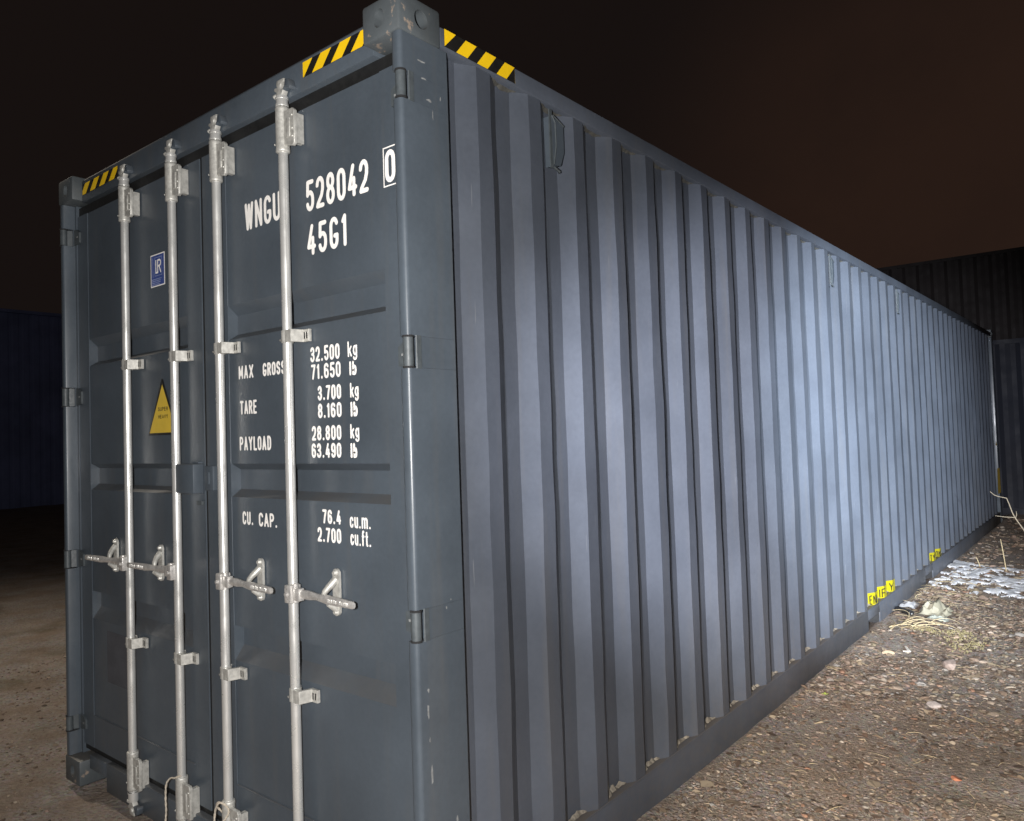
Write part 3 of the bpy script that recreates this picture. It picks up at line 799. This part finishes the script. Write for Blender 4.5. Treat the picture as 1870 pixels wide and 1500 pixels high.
# ------------------------------------------------------------------ cords left on the lower brackets
def cord(name, paths, label):
    mb = MB()
    for p in paths:
        # smooth and twist two strands
        P = [Vector(q) for q in p]; out = []
        for i in range(len(P)-1):
            p0, p1, p2, p3 = P[max(i-1,0)], P[i], P[i+1], P[min(i+2,len(P)-1)]
            for k in range(8):
                t = k/8
                out.append(.5*((2*p1)+(-p0+p2)*t+(2*p0-5*p1+4*p2-p3)*t*t+(-p0+3*p1-3*p2+p3)*t**3))
        out.append(P[-1])
        for ph in (0, PI):
            mb.tube([q+Vector((math.cos(i*.9+ph), math.sin(i*.9+ph)*.6, .3*math.sin(i*.9+ph)))*.0022 for i, q in enumerate(out)], .0026, 6)
    o = mb.build(name, M_rope); return tag(o, label, 'cord', 'cords hanging on the lower rod brackets')
y = ROD_Y-.032
cord('cord', [[(-1.362,.012,.285),(-1.390,.004,.272),(-1.425,y+.006,.262),(-1.447,y,.235),(-1.455,y,.18),(-1.452,y,.13),(-1.458,y,.085),(-1.455,y,.055)]],
     'pale cord hanging straight down beside the second rod bracket from the left')
cord('cord', [[(-1.085,.030,.215),(-1.090,.008,.245),(-1.060,-.002,.272),(-1.022,.004,.268),(-1.012,.010,.245),(-1.03,-.002,.21),(-1.065,-.004,.175),(-1.085,y,.13),(-1.090,y,.06)],
              [(-1.060,-.002,.268),(-1.086,.000,.235),(-1.092,y,.18),(-1.088,y,.12)]],
     'pale looped cord wound round the third rod bracket from the left')

# =================================================================== GROUND
def axis(lo, hi, dlo, dhi, d, far):
    a = list(np.arange(dlo, dhi+1e-6, d)); s = d; x = dhi; r = []
    while x < hi: s *= 1.35; x += s; r.append(x)
    s = d; x = dlo; l = []
    while x > lo: s *= 1.35; x -= s; l.append(x)
    return np.array(l[::-1]+a+r)
gx = axis(-160, 160, -4.2, 2.4, .035, 0); gy = axis(-120, 200, -1.2, 10.5, .045, 0)
XX, YY = np.meshgrid(gx, gy)
ZZ = ground_z(XX, YY)
nx_, ny_ = len(gx), len(gy)
verts = np.stack([XX.ravel(), YY.ravel(), ZZ.ravel()], 1)
idx = np.arange(nx_*ny_).reshape(ny_, nx_)
faces = np.stack([idx[:-1,:-1].ravel(), idx[:-1,1:].ravel(), idx[1:,1:].ravel(), idx[1:,:-1].ravel()], 1)
def fast_mesh(name, verts, faces, mat, smooth=True):
    me = bpy.data.meshes.new(name); nv, nf, k = len(verts), len(faces), faces.shape[1]
    me.vertices.add(nv); me.vertices.foreach_set('co', verts.astype(np.float32).ravel())
    me.loops.add(nf*k); me.loops.foreach_set('vertex_index', faces.astype(np.int32).ravel())
    me.polygons.add(nf); me.polygons.foreach_set('loop_start', np.arange(0, nf*k, k, dtype=np.int32))
    me.polygons.foreach_set('use_smooth', np.full(nf, smooth))
    me.materials.append(mat); me.update(calc_edges=True); me.validate()
    o = bpy.data.objects.new(name, me); C.objects.link(o); return o
m, n, l, p = new_mat('gravelly_dirt')
v = obj_coord(n, l)
cr = n.new('ShaderNodeValToRGB'); el = cr.color_ramp.elements
el[0].position = .28; el[0].color = (.105, .076, .055, 1); el[1].position = .75; el[1].color = (.32, .25, .195, 1)
e = el.new(.5); e.color = (.205, .153, .114, 1)
l.new(math_n(n, l, 'ADD', math_n(n, l, 'MULTIPLY', noise(n, l, v, 2.2, 5), .5), math_n(n, l, 'MULTIPLY', noise(n, l, v, 38, 6, .7), .5)), cr.inputs[0])
vo = n.new('ShaderNodeTexVoronoi'); vo.inputs['Scale'].default_value = 75; l.new(v, vo.inputs['Vector'])
col = mix(n, l, rng(n, l, vo.outputs['Distance'], .12, .42, .55, 0.0), cr.outputs[0], vo.outputs['Color'])
hs = n.new('ShaderNodeHueSaturation'); hs.inputs['Saturation'].default_value = .25; hs.inputs['Value'].default_value = .46
l.new(vo.outputs['Color'], hs.inputs['Color'])
grit = mix(n, l, .55, hs.outputs[0], cr.outputs[0])
col = mix(n, l, rng(n, l, noise(n, l, v, 3.1, 4), .38, .6, .15, .8), cr.outputs[0], grit)
col = mix(n, l, rng(n, l, noise(n, l, v, 1.4, 5, .6), .56, .72, 0, .55), col, (.085, .075, .036))
l.new(col, p.inputs['Base Color']); p.inputs['Roughness'].default_value = .95; p.inputs['Specular IOR Level'].default_value = .25
bp = n.new('ShaderNodeBump'); bp.inputs['Strength'].default_value = .9; bp.inputs['Distance'].default_value = .012
vo2 = n.new('ShaderNodeTexVoronoi'); vo2.inputs['Scale'].default_value = 48; l.new(v, vo2.inputs['Vector'])
l.new(math_n(n, l, 'ADD', math_n(n, l, 'MULTIPLY', vo2.outputs['Distance'], -.6), noise(n, l, v, 90, 5, .7)), bp.inputs['Height'])
l.new(bp.outputs[0], p.inputs['Normal'])
M_ground = m
tag(fast_mesh('ground', verts, faces, M_ground), kind='structure')

# gravel: thousands of loose stones as one object
m, n, l, p = new_mat('loose_stone')
g = n.new('ShaderNodeNewGeometry'); cr = n.new('ShaderNodeValToRGB'); el = cr.color_ramp.elements
WARM = (1.0, .92, .82)
cols = [(0, (.060,.046,.036)), (.16, (.115,.088,.070)), (.34, (.165,.128,.105)), (.50, (.20,.155,.140)), (.64, (.15,.135,.10)), (.76, (.24,.205,.18)), (.86, (.20,.205,.215)), (.93, (.33,.29,.245)), (.975, (.21,.12,.085)), (1, (.38,.35,.32))]
el[0].position = 0; el[0].color = (.05, .038, .028, 1); el[1].position = 1; el[1].color = (.34, .29, .24, 1)
cols = [(q, tuple(a*b*.92 for a, b in zip(c_, WARM))) for q, c_ in cols]
for q, c_ in cols[1:-1]: e = el.new(q); e.color = (*c_, 1)
l.new(g.outputs['Random Per Island'], cr.inputs[0])
v = obj_coord(n, l)
hs = n.new('ShaderNodeHueSaturation'); l.new(cr.outputs[0], hs.inputs['Color']); l.new(rng(n, l, noise(n, l, v, 140, 4), .3, .7, .75, 1.25), hs.inputs['Value'])
l.new(hs.outputs[0], p.inputs['Base Color']); p.inputs['Roughness'].default_value = .8; p.inputs['Specular IOR Level'].default_value = .3
M_stone = m
def ico(sub):
    bm = bmesh.new(); bmesh.ops.create_icosphere(bm, subdivisions=sub, radius=1)
    v = np.array([q.co[:] for q in bm.verts]); f = np.array([[q.index for q in fc.verts] for fc in bm.faces]); bm.free(); return v, f
IV, IF = ico(2)
rg = np.random.default_rng(5)
shapes = []
for k in range(14):
    s = IV.copy()
    for _ in range(7):            # chop with random planes: angular crushed stone
        d = rg.normal(size=3); d /= np.linalg.norm(d); h = rg.uniform(.45, .85)
        t = s@d; over = t > h; s[over] -= np.outer((t-h)[over], d)
    shapes.append(s)
def stones(xy, size):
    N = len(xy); V = []; F = []; off = 0
    zz = ground_z(xy[:, 0], xy[:, 1])
    for i in range(N):
        s = shapes[rg.integers(14)]*np.array([1, rg.uniform(.5, .95), rg.uniform(.25, .55)])*size[i]
        a, b = rg.uniform(0, 2*PI), rg.normal()*.25
        ca, sa, cb, sb = math.cos(a), math.sin(a), math.cos(b), math.sin(b)
        Rz = np.array([[ca,-sa,0],[sa,ca,0],[0,0,1]]); Rx = np.array([[1,0,0],[0,cb,-sb],[0,sb,cb]])
        s = s@(Rz@Rx).T
        s = s+np.array([xy[i,0], xy[i,1], zz[i]+size[i]*rg.uniform(-.06, .18)])
        V.append(s); F.append(IF+off); off += len(IV)
    return np.concatenate(V), np.concatenate(F)
pts = []; sz = []
def scatter(n_, x0, x1, y0, y1, smin, med, sig, smax, mask=None):
    xy = np.stack([rg.uniform(x0, x1, n_), rg.uniform(y0, y1, n_)], 1)
    s = np.clip(np.exp(rg.normal(math.log(med), sig, n_)), smin, smax)
    dens = fbm(xy[:, 0]*1.6, xy[:, 1]*1.6, 31, 3)
    keep = dens > rg.uniform(.12, .60, n_)
    # inside the seen wedge only
    keep &= (xy[:, 0] > .012+s*.9) | (xy[:, 0] < -2.6) | (xy[:, 1] < -.1)
    pts.append(xy[keep]); sz.append(s[keep])
scatter(21000, 0, 1.5, .9, 3.4, .0022, .0050, .55, .020)
scatter(13000, 0, 1.5, 3.0, 6.6, .004, .0096, .52, .036)
scatter(2600, 0, 1.3, 6.2, 12.6, .010, .020, .45, .05)
scatter(5200, -4.8, -1.6, -.9, 2.4, .003, .0065, .55, .022)
xy = np.concatenate(pts); sz = np.concatenate(sz)
V, F = stones(xy, sz)
tag(fast_mesh('gravel', V, F, M_stone, smooth=False), 'loose brown and grey gravel strewn along the container side', kind='stuff')

# dead leaves, bark and chips trodden into the dirt
m, n, l, p = new_mat('dead_leaf')
g = n.new('ShaderNodeNewGeometry'); cr = n.new('ShaderNodeValToRGB'); el = cr.color_ramp.elements
el[0].position = 0; el[0].color = (.050, .032, .022, 1); el[1].position = 1; el[1].color = (.34, .27, .19, 1)
for q, c_ in ((.3, (.11, .068, .045)), (.55, (.17, .115, .078)), (.8, (.22, .165, .11))): e = el.new(q); e.color = (*c_, 1)
l.new(g.outputs['Random Per Island'], cr.inputs[0]); l.new(cr.outputs[0], p.inputs['Base Color']); p.inputs['Roughness'].default_value = .85
LV = []; LF = []; off = 0; NL = 5200
lx = np.abs(rg.uniform(.015, 1.5, NL)); ly = np.where(rg.random(NL) < .45, rg.uniform(1.0, 3.4, NL), rg.uniform(3.2, 7.2, NL)); lz = ground_z(lx, ly)
ls = np.exp(rg.normal(math.log(.0105), .5, NL))*(1+.12*ly)*.75
for i in range(NL):
    a = rg.uniform(0, 2*PI); ca, sa = math.cos(a), math.sin(a); w = rg.uniform(.25, .8); t1, t2 = rg.normal(0, .22, 2)
    pts5 = [(-1, 0, .0), (-.2, w, .15), (.6, w*.6, rg.uniform(-.05, .5)), (1, 0, .1), (.4, -w*.8, rg.uniform(-.05, .4)), (-.4, -w*.7, .1)]
    LV.append([(lx[i]+(ca*x-sa*y_)*ls[i], ly[i]+(sa*x+ca*y_)*ls[i], lz[i]+.0035+ls[i]*(.10+z+t1*x+t2*y_)*.6) for x, y_, z in pts5])
    LF.append([off, off+1, off+2]); LF.append([off, off+2, off+3]); LF.append([off, off+3, off+4]); LF.append([off, off+4, off+5]); off += 6
tag(fast_mesh('leaf_litter', np.array(LV).reshape(-1, 3), np.array(LF), m, smooth=False), 'dead leaves and bark chips trodden into the dirt', kind='stuff')

# ------------------------------------------------------------------ snow remains
m, n, l, p = new_mat('old_snow')
v = obj_coord(n, l)
l.new(mix(n, l, rng(n, l, noise(n, l, v, 16, 6, .65), .50, .68, 0, .75), (.66, .67, .70), (.24, .20, .165)), p.inputs['Base Color'])
p.inputs['Roughness'].default_value = .75; p.inputs['Subsurface Weight'].default_value = .15; p.inputs['Subsurface Radius'].default_value = (.02, .02, .03)
bp = n.new('ShaderNodeBump'); bp.inputs['Strength'].default_value = .6; bp.inputs['Distance'].default_value = .01; l.new(noise(n, l, v, 55, 4), bp.inputs['Height']); l.new(bp.outputs[0], p.inputs['Normal'])
M_snow = m
def snow(x0, x1, y0, y1, thr, hgt, seed, d, fx, fy):
    xs, ys_ = np.arange(x0, x1, d), np.arange(y0, y1, d); A, B = np.meshgrid(xs, ys_)
    e = np.minimum(np.minimum((A-x0)/.05+.4, (x1-A)/.25), np.minimum((B-y0)/.35, (y1-B)/.35)); e = np.clip(e, 0, 1)
    f = (fbm(A*fx, B*fy, seed, 5)*.55+fbm(A*15, B*9, seed+5, 5)*.45)*e
    h = np.clip((f-thr)*6, -.3, 1); hz = np.where(h > 0, np.sqrt(np.clip(h, 0, 1))*hgt, h*.05)
    Z = ground_z(A, B)+hz+(.006 if hgt > .02 else .004)
    ok = h > -.12
    k = np.arange(A.size).reshape(A.shape)
    q = np.stack([k[:-1,:-1].ravel(), k[:-1,1:].ravel(), k[1:,1:].ravel(), k[1:,:-1].ravel()], 1)
    okq = ok.ravel()[q].all(1)
    return np.stack([A.ravel(), B.ravel(), Z.ravel()], 1), q[okq]
V1, F1 = snow(-.02, 1.2, 6.35, 8.45, .462, .016, 71, .009, 3.4, 3.2)
V2, F2 = snow(-.0, .22, 4.30, 4.72, .34, .014, 77, .010, 9, 11)
V3, F3 = snow(.05, .42, 5.35, 5.85, .40, .018, 79, .012, 8, 8)
F2 = F2+len(V1); F3 = F3+len(V1)+len(V2)
o = fast_mesh('snow_patches', np.concatenate([V1, V2, V3]), np.concatenate([F1, F2, F3]), M_snow)
tag(o, 'dirty half-melted snow lying on the gravel beside the container', kind='stuff')

# ------------------------------------------------------------------ moss and straw litter
M_moss = plain('yellow_moss', (.165, .140, .070), .95, 0, .35, 40, .8)
M_straw = plain('dry_straw', (.36, .29, .175), .8, 0, .25, 40)
M_twig = plain('bare_twig', (.21, .175, .125), .8, 0, .25, 40)
def gz(x, y): return float(ground_z(np.array([x]), np.array([y]))[0])
mb = MB(); rr = random.Random(21)
for k in range(420):
    a = rr.choice([(.57, 4.86, .14, .28), (.62, 4.72, .10, .16), (.50, 5.02, .10, .14), (.30, 5.0, .1, .1)]); x = rr.gauss(a[0], a[2]*.5); y_ = rr.gauss(a[1], a[3]*.5); z = gz(x, y_)
    r = rr.uniform(.004, .012); n_ = 5
    ring = [(x+r*math.cos(2*PI*i/n_)*rr.uniform(.7, 1.2), y_+r*math.sin(2*PI*i/n_)*rr.uniform(.7, 1.2), z-.001) for i in range(n_)]
    mb.add(ring+[(x+rr.uniform(-.003, .003), y_, z+rr.uniform(.006, .016))], [(i, (i+1) % n_, n_) for i in range(n_)])
tag(mb.build('moss', M_moss, smooth=0), 'yellowish moss cushions between the stones', kind='stuff')
def blade(mb, x, y_, ang, ln, w, lift, bend, z0=None, mat=0):
    z = (gz(x, y_) if z0 is None else z0)+.012; pts = []
    for i in range(7):
        t = i/6; a = ang+bend*t
        x += math.cos(a)*ln/6 if i else 0; y_ += math.sin(a)*ln/6 if i else 0
        pts.append((x, y_, z+lift*math.sin(PI*t*.8)))
    mb.tube(pts, [w*(1-.5*i/6) for i in range(7)], 5, mat)
mb = MB(); rr = random.Random(8)
for k in range(150):
    y_ = rr.uniform(1.6, 6.4); x = rr.uniform(.06, 1.2)
    blade(mb, x, y_, rr.uniform(0, 2*PI), rr.uniform(.03, .11), rr.uniform(.0008, .0016), rr.uniform(0, .012), rr.uniform(-.8, .8))
for k in range(90):
    y_ = rr.uniform(5.5, 7.0); x = abs(rr.gauss(.02, .25))+.03
    blade(mb, x, y_, rr.uniform(0, 2*PI), rr.uniform(.05, .16), rr.uniform(.001, .002), rr.uniform(0, .03), rr.uniform(-.8, .8))
tag(mb.build('straw_litter', M_straw), 'scattered dry straw on the gravel', kind='stuff')
mb = MB(); rr = random.Random(4)
for k in range(22):
    x = rr.gauss(.155, .055); y_ = rr.gauss(4.97, .10)
    blade(mb, x, y_, rr.uniform(-1.3, 1.4), rr.uniform(.14, .32), rr.uniform(.0024, .0038), rr.uniform(.015, .06), rr.choice([-1, 1])*rr.uniform(.3, 2.2), z0=gz(x, y_)-.002)
tag(mb.build('straw_clump', M_straw), 'tangle of pale dry straw on the gravel beside the nearer fork pocket', 'straw clump')

# ------------------------------------------------------------------ litter and plants, one by one
mb = MB(); zp = .046
d = Vector((.150, -.12, -.004)).normalized(); a = Vector((.012, 5.44, zp)); b = a+d*.16
ring = [(a+d*t, r) for t, r in ((0, .021), (.13, .021), (.14, .025), (.165, .025), (.168, .022))]
mb.tube([q for q, _ in ring], [r for _, r in ring], 14)
mb.tube([b+d*.0085, b+d*.0088], [.006, .004], 8, 1)
tag(mb.build('pipe_stub', [plain('black_plastic', (.012, .012, .013), .35), M_chip]), 'short black plastic pipe stub lying in front of the crumpled pale sheet', 'pipe')
def crumple(name, cx, cy, w, d_, h, seed, mat, label, cat, nx=26, ny=22):
    mb = MB(); rr_ = np.random.default_rng(seed); vs = []
    for j in range(ny+1):
        for i in range(nx+1):
            u, v_ = i/nx, j/ny
            e = min(u, 1-u, v_, 1-v_)*2
            f1 = float(fbm(np.array([u*3.2+seed]), np.array([v_*3.2]), seed, 2)[0]); f2 = float(vnoise(np.array([u*8+seed]), np.array([v_*8.]), seed+3)[0])
            ridge = 1-abs(2*f1-1)*1.8
            wob = .16*math.sin(5*u+seed)+.12*math.sin(9*v_+seed*2)
            x = cx+(u-.5+.10*(f2-.5))*w*(1+wob*.5); y_ = cy+(v_-.5+.12*(f1-.5)+wob*.3)*d_
            vs.append((x, y_, gz(x, y_)+.010+h*max(0, ridge)*min(1, e*1.6)+.010*f2))
    f = [(j*(nx+1)+i, j*(nx+1)+i+1, (j+1)*(nx+1)+i+1, (j+1)*(nx+1)+i) for j in range(ny) for i in range(nx)]
    mb.add(vs, f); return tag(mb.build(name, mat, smooth=25), label, cat)
crumple('plastic_sheet', .27, 5.56, .22, .34, .10, 5, plain('cream_plastic', (.22, .205, .155), .5, 0, .12, 8), 'crumpled cream plastic sheet on the gravel behind the black pipe stub', 'plastic sheet')
crumple('paper_scrap', .055, 5.66, .13, .26, .03, 23, plain('white_paper', (.33, .33, .34), .7, 0, .1, 20), 'white paper scrap pressed against the container behind the black pipe stub', 'paper scrap', 12, 10)
crumple('plastic_scrap', .33, 5.36, .15, .12, .03, 12, plain('pale_plastic', (.27, .285, .25), .4, 0, .2, 20), 'small flattened greenish plastic scrap in front of the crumpled cream sheet', 'plastic scrap', 12, 10)
mb = MB(); z = gz(.31, 4.33)+.012
mb.prism([(.285, 4.40), (.292, 4.405), (.335, 4.315), (.345, 4.29), (.315, 4.27), (.30, 4.275), (.322, 4.30)], 'z', z, z+.006)
tag(mb.build('white_shard', plain('white_plastic', (.62, .58, .52), .5)), 'pointed white shard lying alone on the gravel in front of the straw tangle', 'shard')
mb = MB(); rr = random.Random(3)
for k in range(4):
    x, y_ = .143, 3.094; z = gz(x, y_)+.010; a = k*1.6+.3; r = .016
    c, s = math.cos(a), math.sin(a)
    mb.add([(x,y_,z), (x+r*.6*c-r*.35*s, y_+r*.6*s+r*.35*c, z+.008), (x+r*1.3*c, y_+r*1.3*s, z+.010), (x+r*.6*c+r*.35*s, y_+r*.6*s-r*.35*c, z+.008)], [(0,1,2,3)])
tag(mb.build('green_sprout', plain('bright_leaf', (.42, .50, .10), .5), smooth=0), 'tiny bright green sprout in the gravel near the container', 'sprout')
def stone_thing(x, y_, s, sq, col, label, seed):
    r_ = np.random.default_rng(seed); q = shapes[seed % 14]*np.array([s, s*sq[0], s*sq[1]]); a = r_.uniform(0, PI)
    q = q@np.array([[math.cos(a),-math.sin(a),0],[math.sin(a),math.cos(a),0],[0,0,1]]).T
    o = fast_mesh('stone', q, IF, plain('stone_'+str(seed), col, .85, 0, .2, 60, .4), smooth=False)
    o.location = (x, y_, gz(x, y_)+s*sq[1]*.5); tag(o, label, 'stone', 'larger loose stones')
stone_thing(.235, 4.20, .055, (.55, .3), (.34, .26, .18), 'long flat tan stone just in front of the white shard', 2)
stone_thing(.90, 2.42, .028, (.6, .4), (.34, .13, .07), 'small bright orange brick fragment on the bare ground at lower right', 5)
stone_thing(.60, 4.15, .07, (.7, .6), (.22, .17, .145), 'biggest pinkish brown stone on the gravel in front of the moss', 7)
stone_thing(.65, 3.35, .045, (.7, .45), (.30, .26, .24), 'pale grey chunky stone on the dark gravel at right', 9)
# twig and stems
mb = MB()
mb.tube([(.447,7.5,.851),(.48,7.5,.818),(.513,7.5,.804),(.581,7.5,.79),(.60,7.5,.73),(.619,7.5,.658),(.639,7.5,.605),(.708,7.49,.487),(.80,7.46,.30),(.86,7.44,.12),(.88,7.43,-.03)], [.0022,.003,.0033,.004,.0044,.0044,.0048,.005,.0055,.006,.0066], 7)
mb.tube([(.636,7.5,.603),(.56,7.49,.606),(.481,7.48,.616)], [.004,.0033,.0022], 6)
mb.tube([(.645,7.5,.60),(.655,7.51,.63),(.652,7.51,.665)], [.004,.003,.002], 5)
tag(mb.build('twig', M_twig), 'bent forked dry twig rising at the right edge beyond the snow', 'twig')
for (x, y_, pts_, lab) in ((.50, 7.9, [(.501,7.9,-.02),(.49,7.9,.10),(.478,7.9,.22),(.464,7.9,.331)], 'straight dry grass stem standing at the back of the snow, taller one'),
                           (.27, 7.9, [(.275,7.9,-.02),(.268,7.9,.05),(.252,7.9,.10),(.238,7.9,.135)], 'short curved dry grass stem at the back of the snow')):
    mb = MB(); mb.tube(pts_, [.006,.005,.0045,.003], 6)
    tag(mb.build('grass_stem', M_straw), lab, 'grass stem', 'dry stems in the snow')

# =================================================================== BACKGROUND
def far_container(name, x0, x1, y0, y1, z0, z1, col, label, group=None):
    root = empty(name, ((x0+x1)/2, y0, z0)); tag(root, label, 'shipping container', group)
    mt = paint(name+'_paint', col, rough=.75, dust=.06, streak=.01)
    def part(mb, nm): 
        o = mb.build(nm, mt, root, smooth=0); o.matrix_parent_inverse = Matrix.Translation((-(x0+x1)/2, -y0, -z0)); return o
    mb = MB(); pr = []; x = x0+.1
    while x < x1-.38: pr += [(x, y0+.05), (x+.07, y0+.014), (x+.14, y0+.014), (x+.21, y0+.05)]; x += .278
    pr.append((x1-.1, y0+.05)); n_ = len(pr)
    mb.add([(a, b, z0+.15) for a, b in pr]+[(a, b, z1-.1) for a, b in pr], [(i, i+1, n_+i+1, n_+i) for i in range(n_-1)]); part(mb, 'side_panel')
    mb = MB(); mb.box(x0+.1, x1-.1, y0+.01, y0+.07, z1-.10, z1-.03); part(mb, 'top_side_rail')
    mb = MB(); mb.box(x0+.1, x1-.1, y0+.01, y0+.07, z0+.02, z0+.15); part(mb, 'bottom_side_rail')
    for a in (x0, x1-.1):
        for b in (y0, y1-.1):
            mb = MB(); mb.box(a, a+.1, b, b+.1, z0+.12, z1-.12); part(mb, 'corner_post')
            for c in (z0, z1-.118):
                mb = MB(); mb.box(a-.004, a+.16, b-.004, b+.17, c, c+.118); part(mb, 'corner_casting')
    mb = MB(); mb.box(x0+.02, x1-.02, y0+.06, y1-.06, z1-.05, z1-.035); part(mb, 'roof_panel')
    mb = MB(); mb.box(x0+.03, x0+.06, y0+.1, y1-.1, z0+.1, z1-.06); part(mb, 'end_wall'); mb = MB(); mb.box(x1-.06, x1-.03, y0+.1, y1-.1, z0+.1, z1-.06); part(mb, 'end_wall')
    return root
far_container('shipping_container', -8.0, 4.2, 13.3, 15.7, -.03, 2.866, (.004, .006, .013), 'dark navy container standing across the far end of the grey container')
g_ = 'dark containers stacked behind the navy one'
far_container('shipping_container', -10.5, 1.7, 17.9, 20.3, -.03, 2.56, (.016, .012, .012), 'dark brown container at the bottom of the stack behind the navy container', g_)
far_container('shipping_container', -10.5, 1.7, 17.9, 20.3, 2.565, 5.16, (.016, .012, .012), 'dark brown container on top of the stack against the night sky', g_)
# navy metal-clad hall on the left
hall = empty('metal_hall', (-23, 12, 0)); tag(hall, 'long low navy metal-clad hall in the dark at the left', 'building')
mb = MB(); pr = []; y_ = -6.0
while y_ < 34: pr += [(-22.015, y_), (-22.0, y_+.04), (-22.0, y_+.16), (-22.015, y_+.20)]; y_ += .26
n_ = len(pr); mb.add([(a, b, -.05) for a, b in pr]+[(a, b, 5.33) for a, b in pr], [(i, i+1, n_+i+1, n_+i) for i in range(n_-1)])
for q in (-6.0, 34.1): mb.box(-34, -22.05, q-.05, q+.05, -.05, 5.33)
mb.box(-34.1, -34, -6, 34, -.05, 5.33)
M_navy = paint('navy_cladding', (.13, .155, .30), rough=.75, dust=.05, streak=.03)
o = mb.build('wall', M_navy, hall, smooth=0); o.matrix_parent_inverse = Matrix.Translation((23, -12, 0))
mb = MB(); mb.box(-34.3, -21.9, -6.2, 34.2, 5.331, 5.42)
o = mb.build('roof', M_navy, hall, smooth=0); o.matrix_parent_inverse = Matrix.Translation((23, -12, 0))
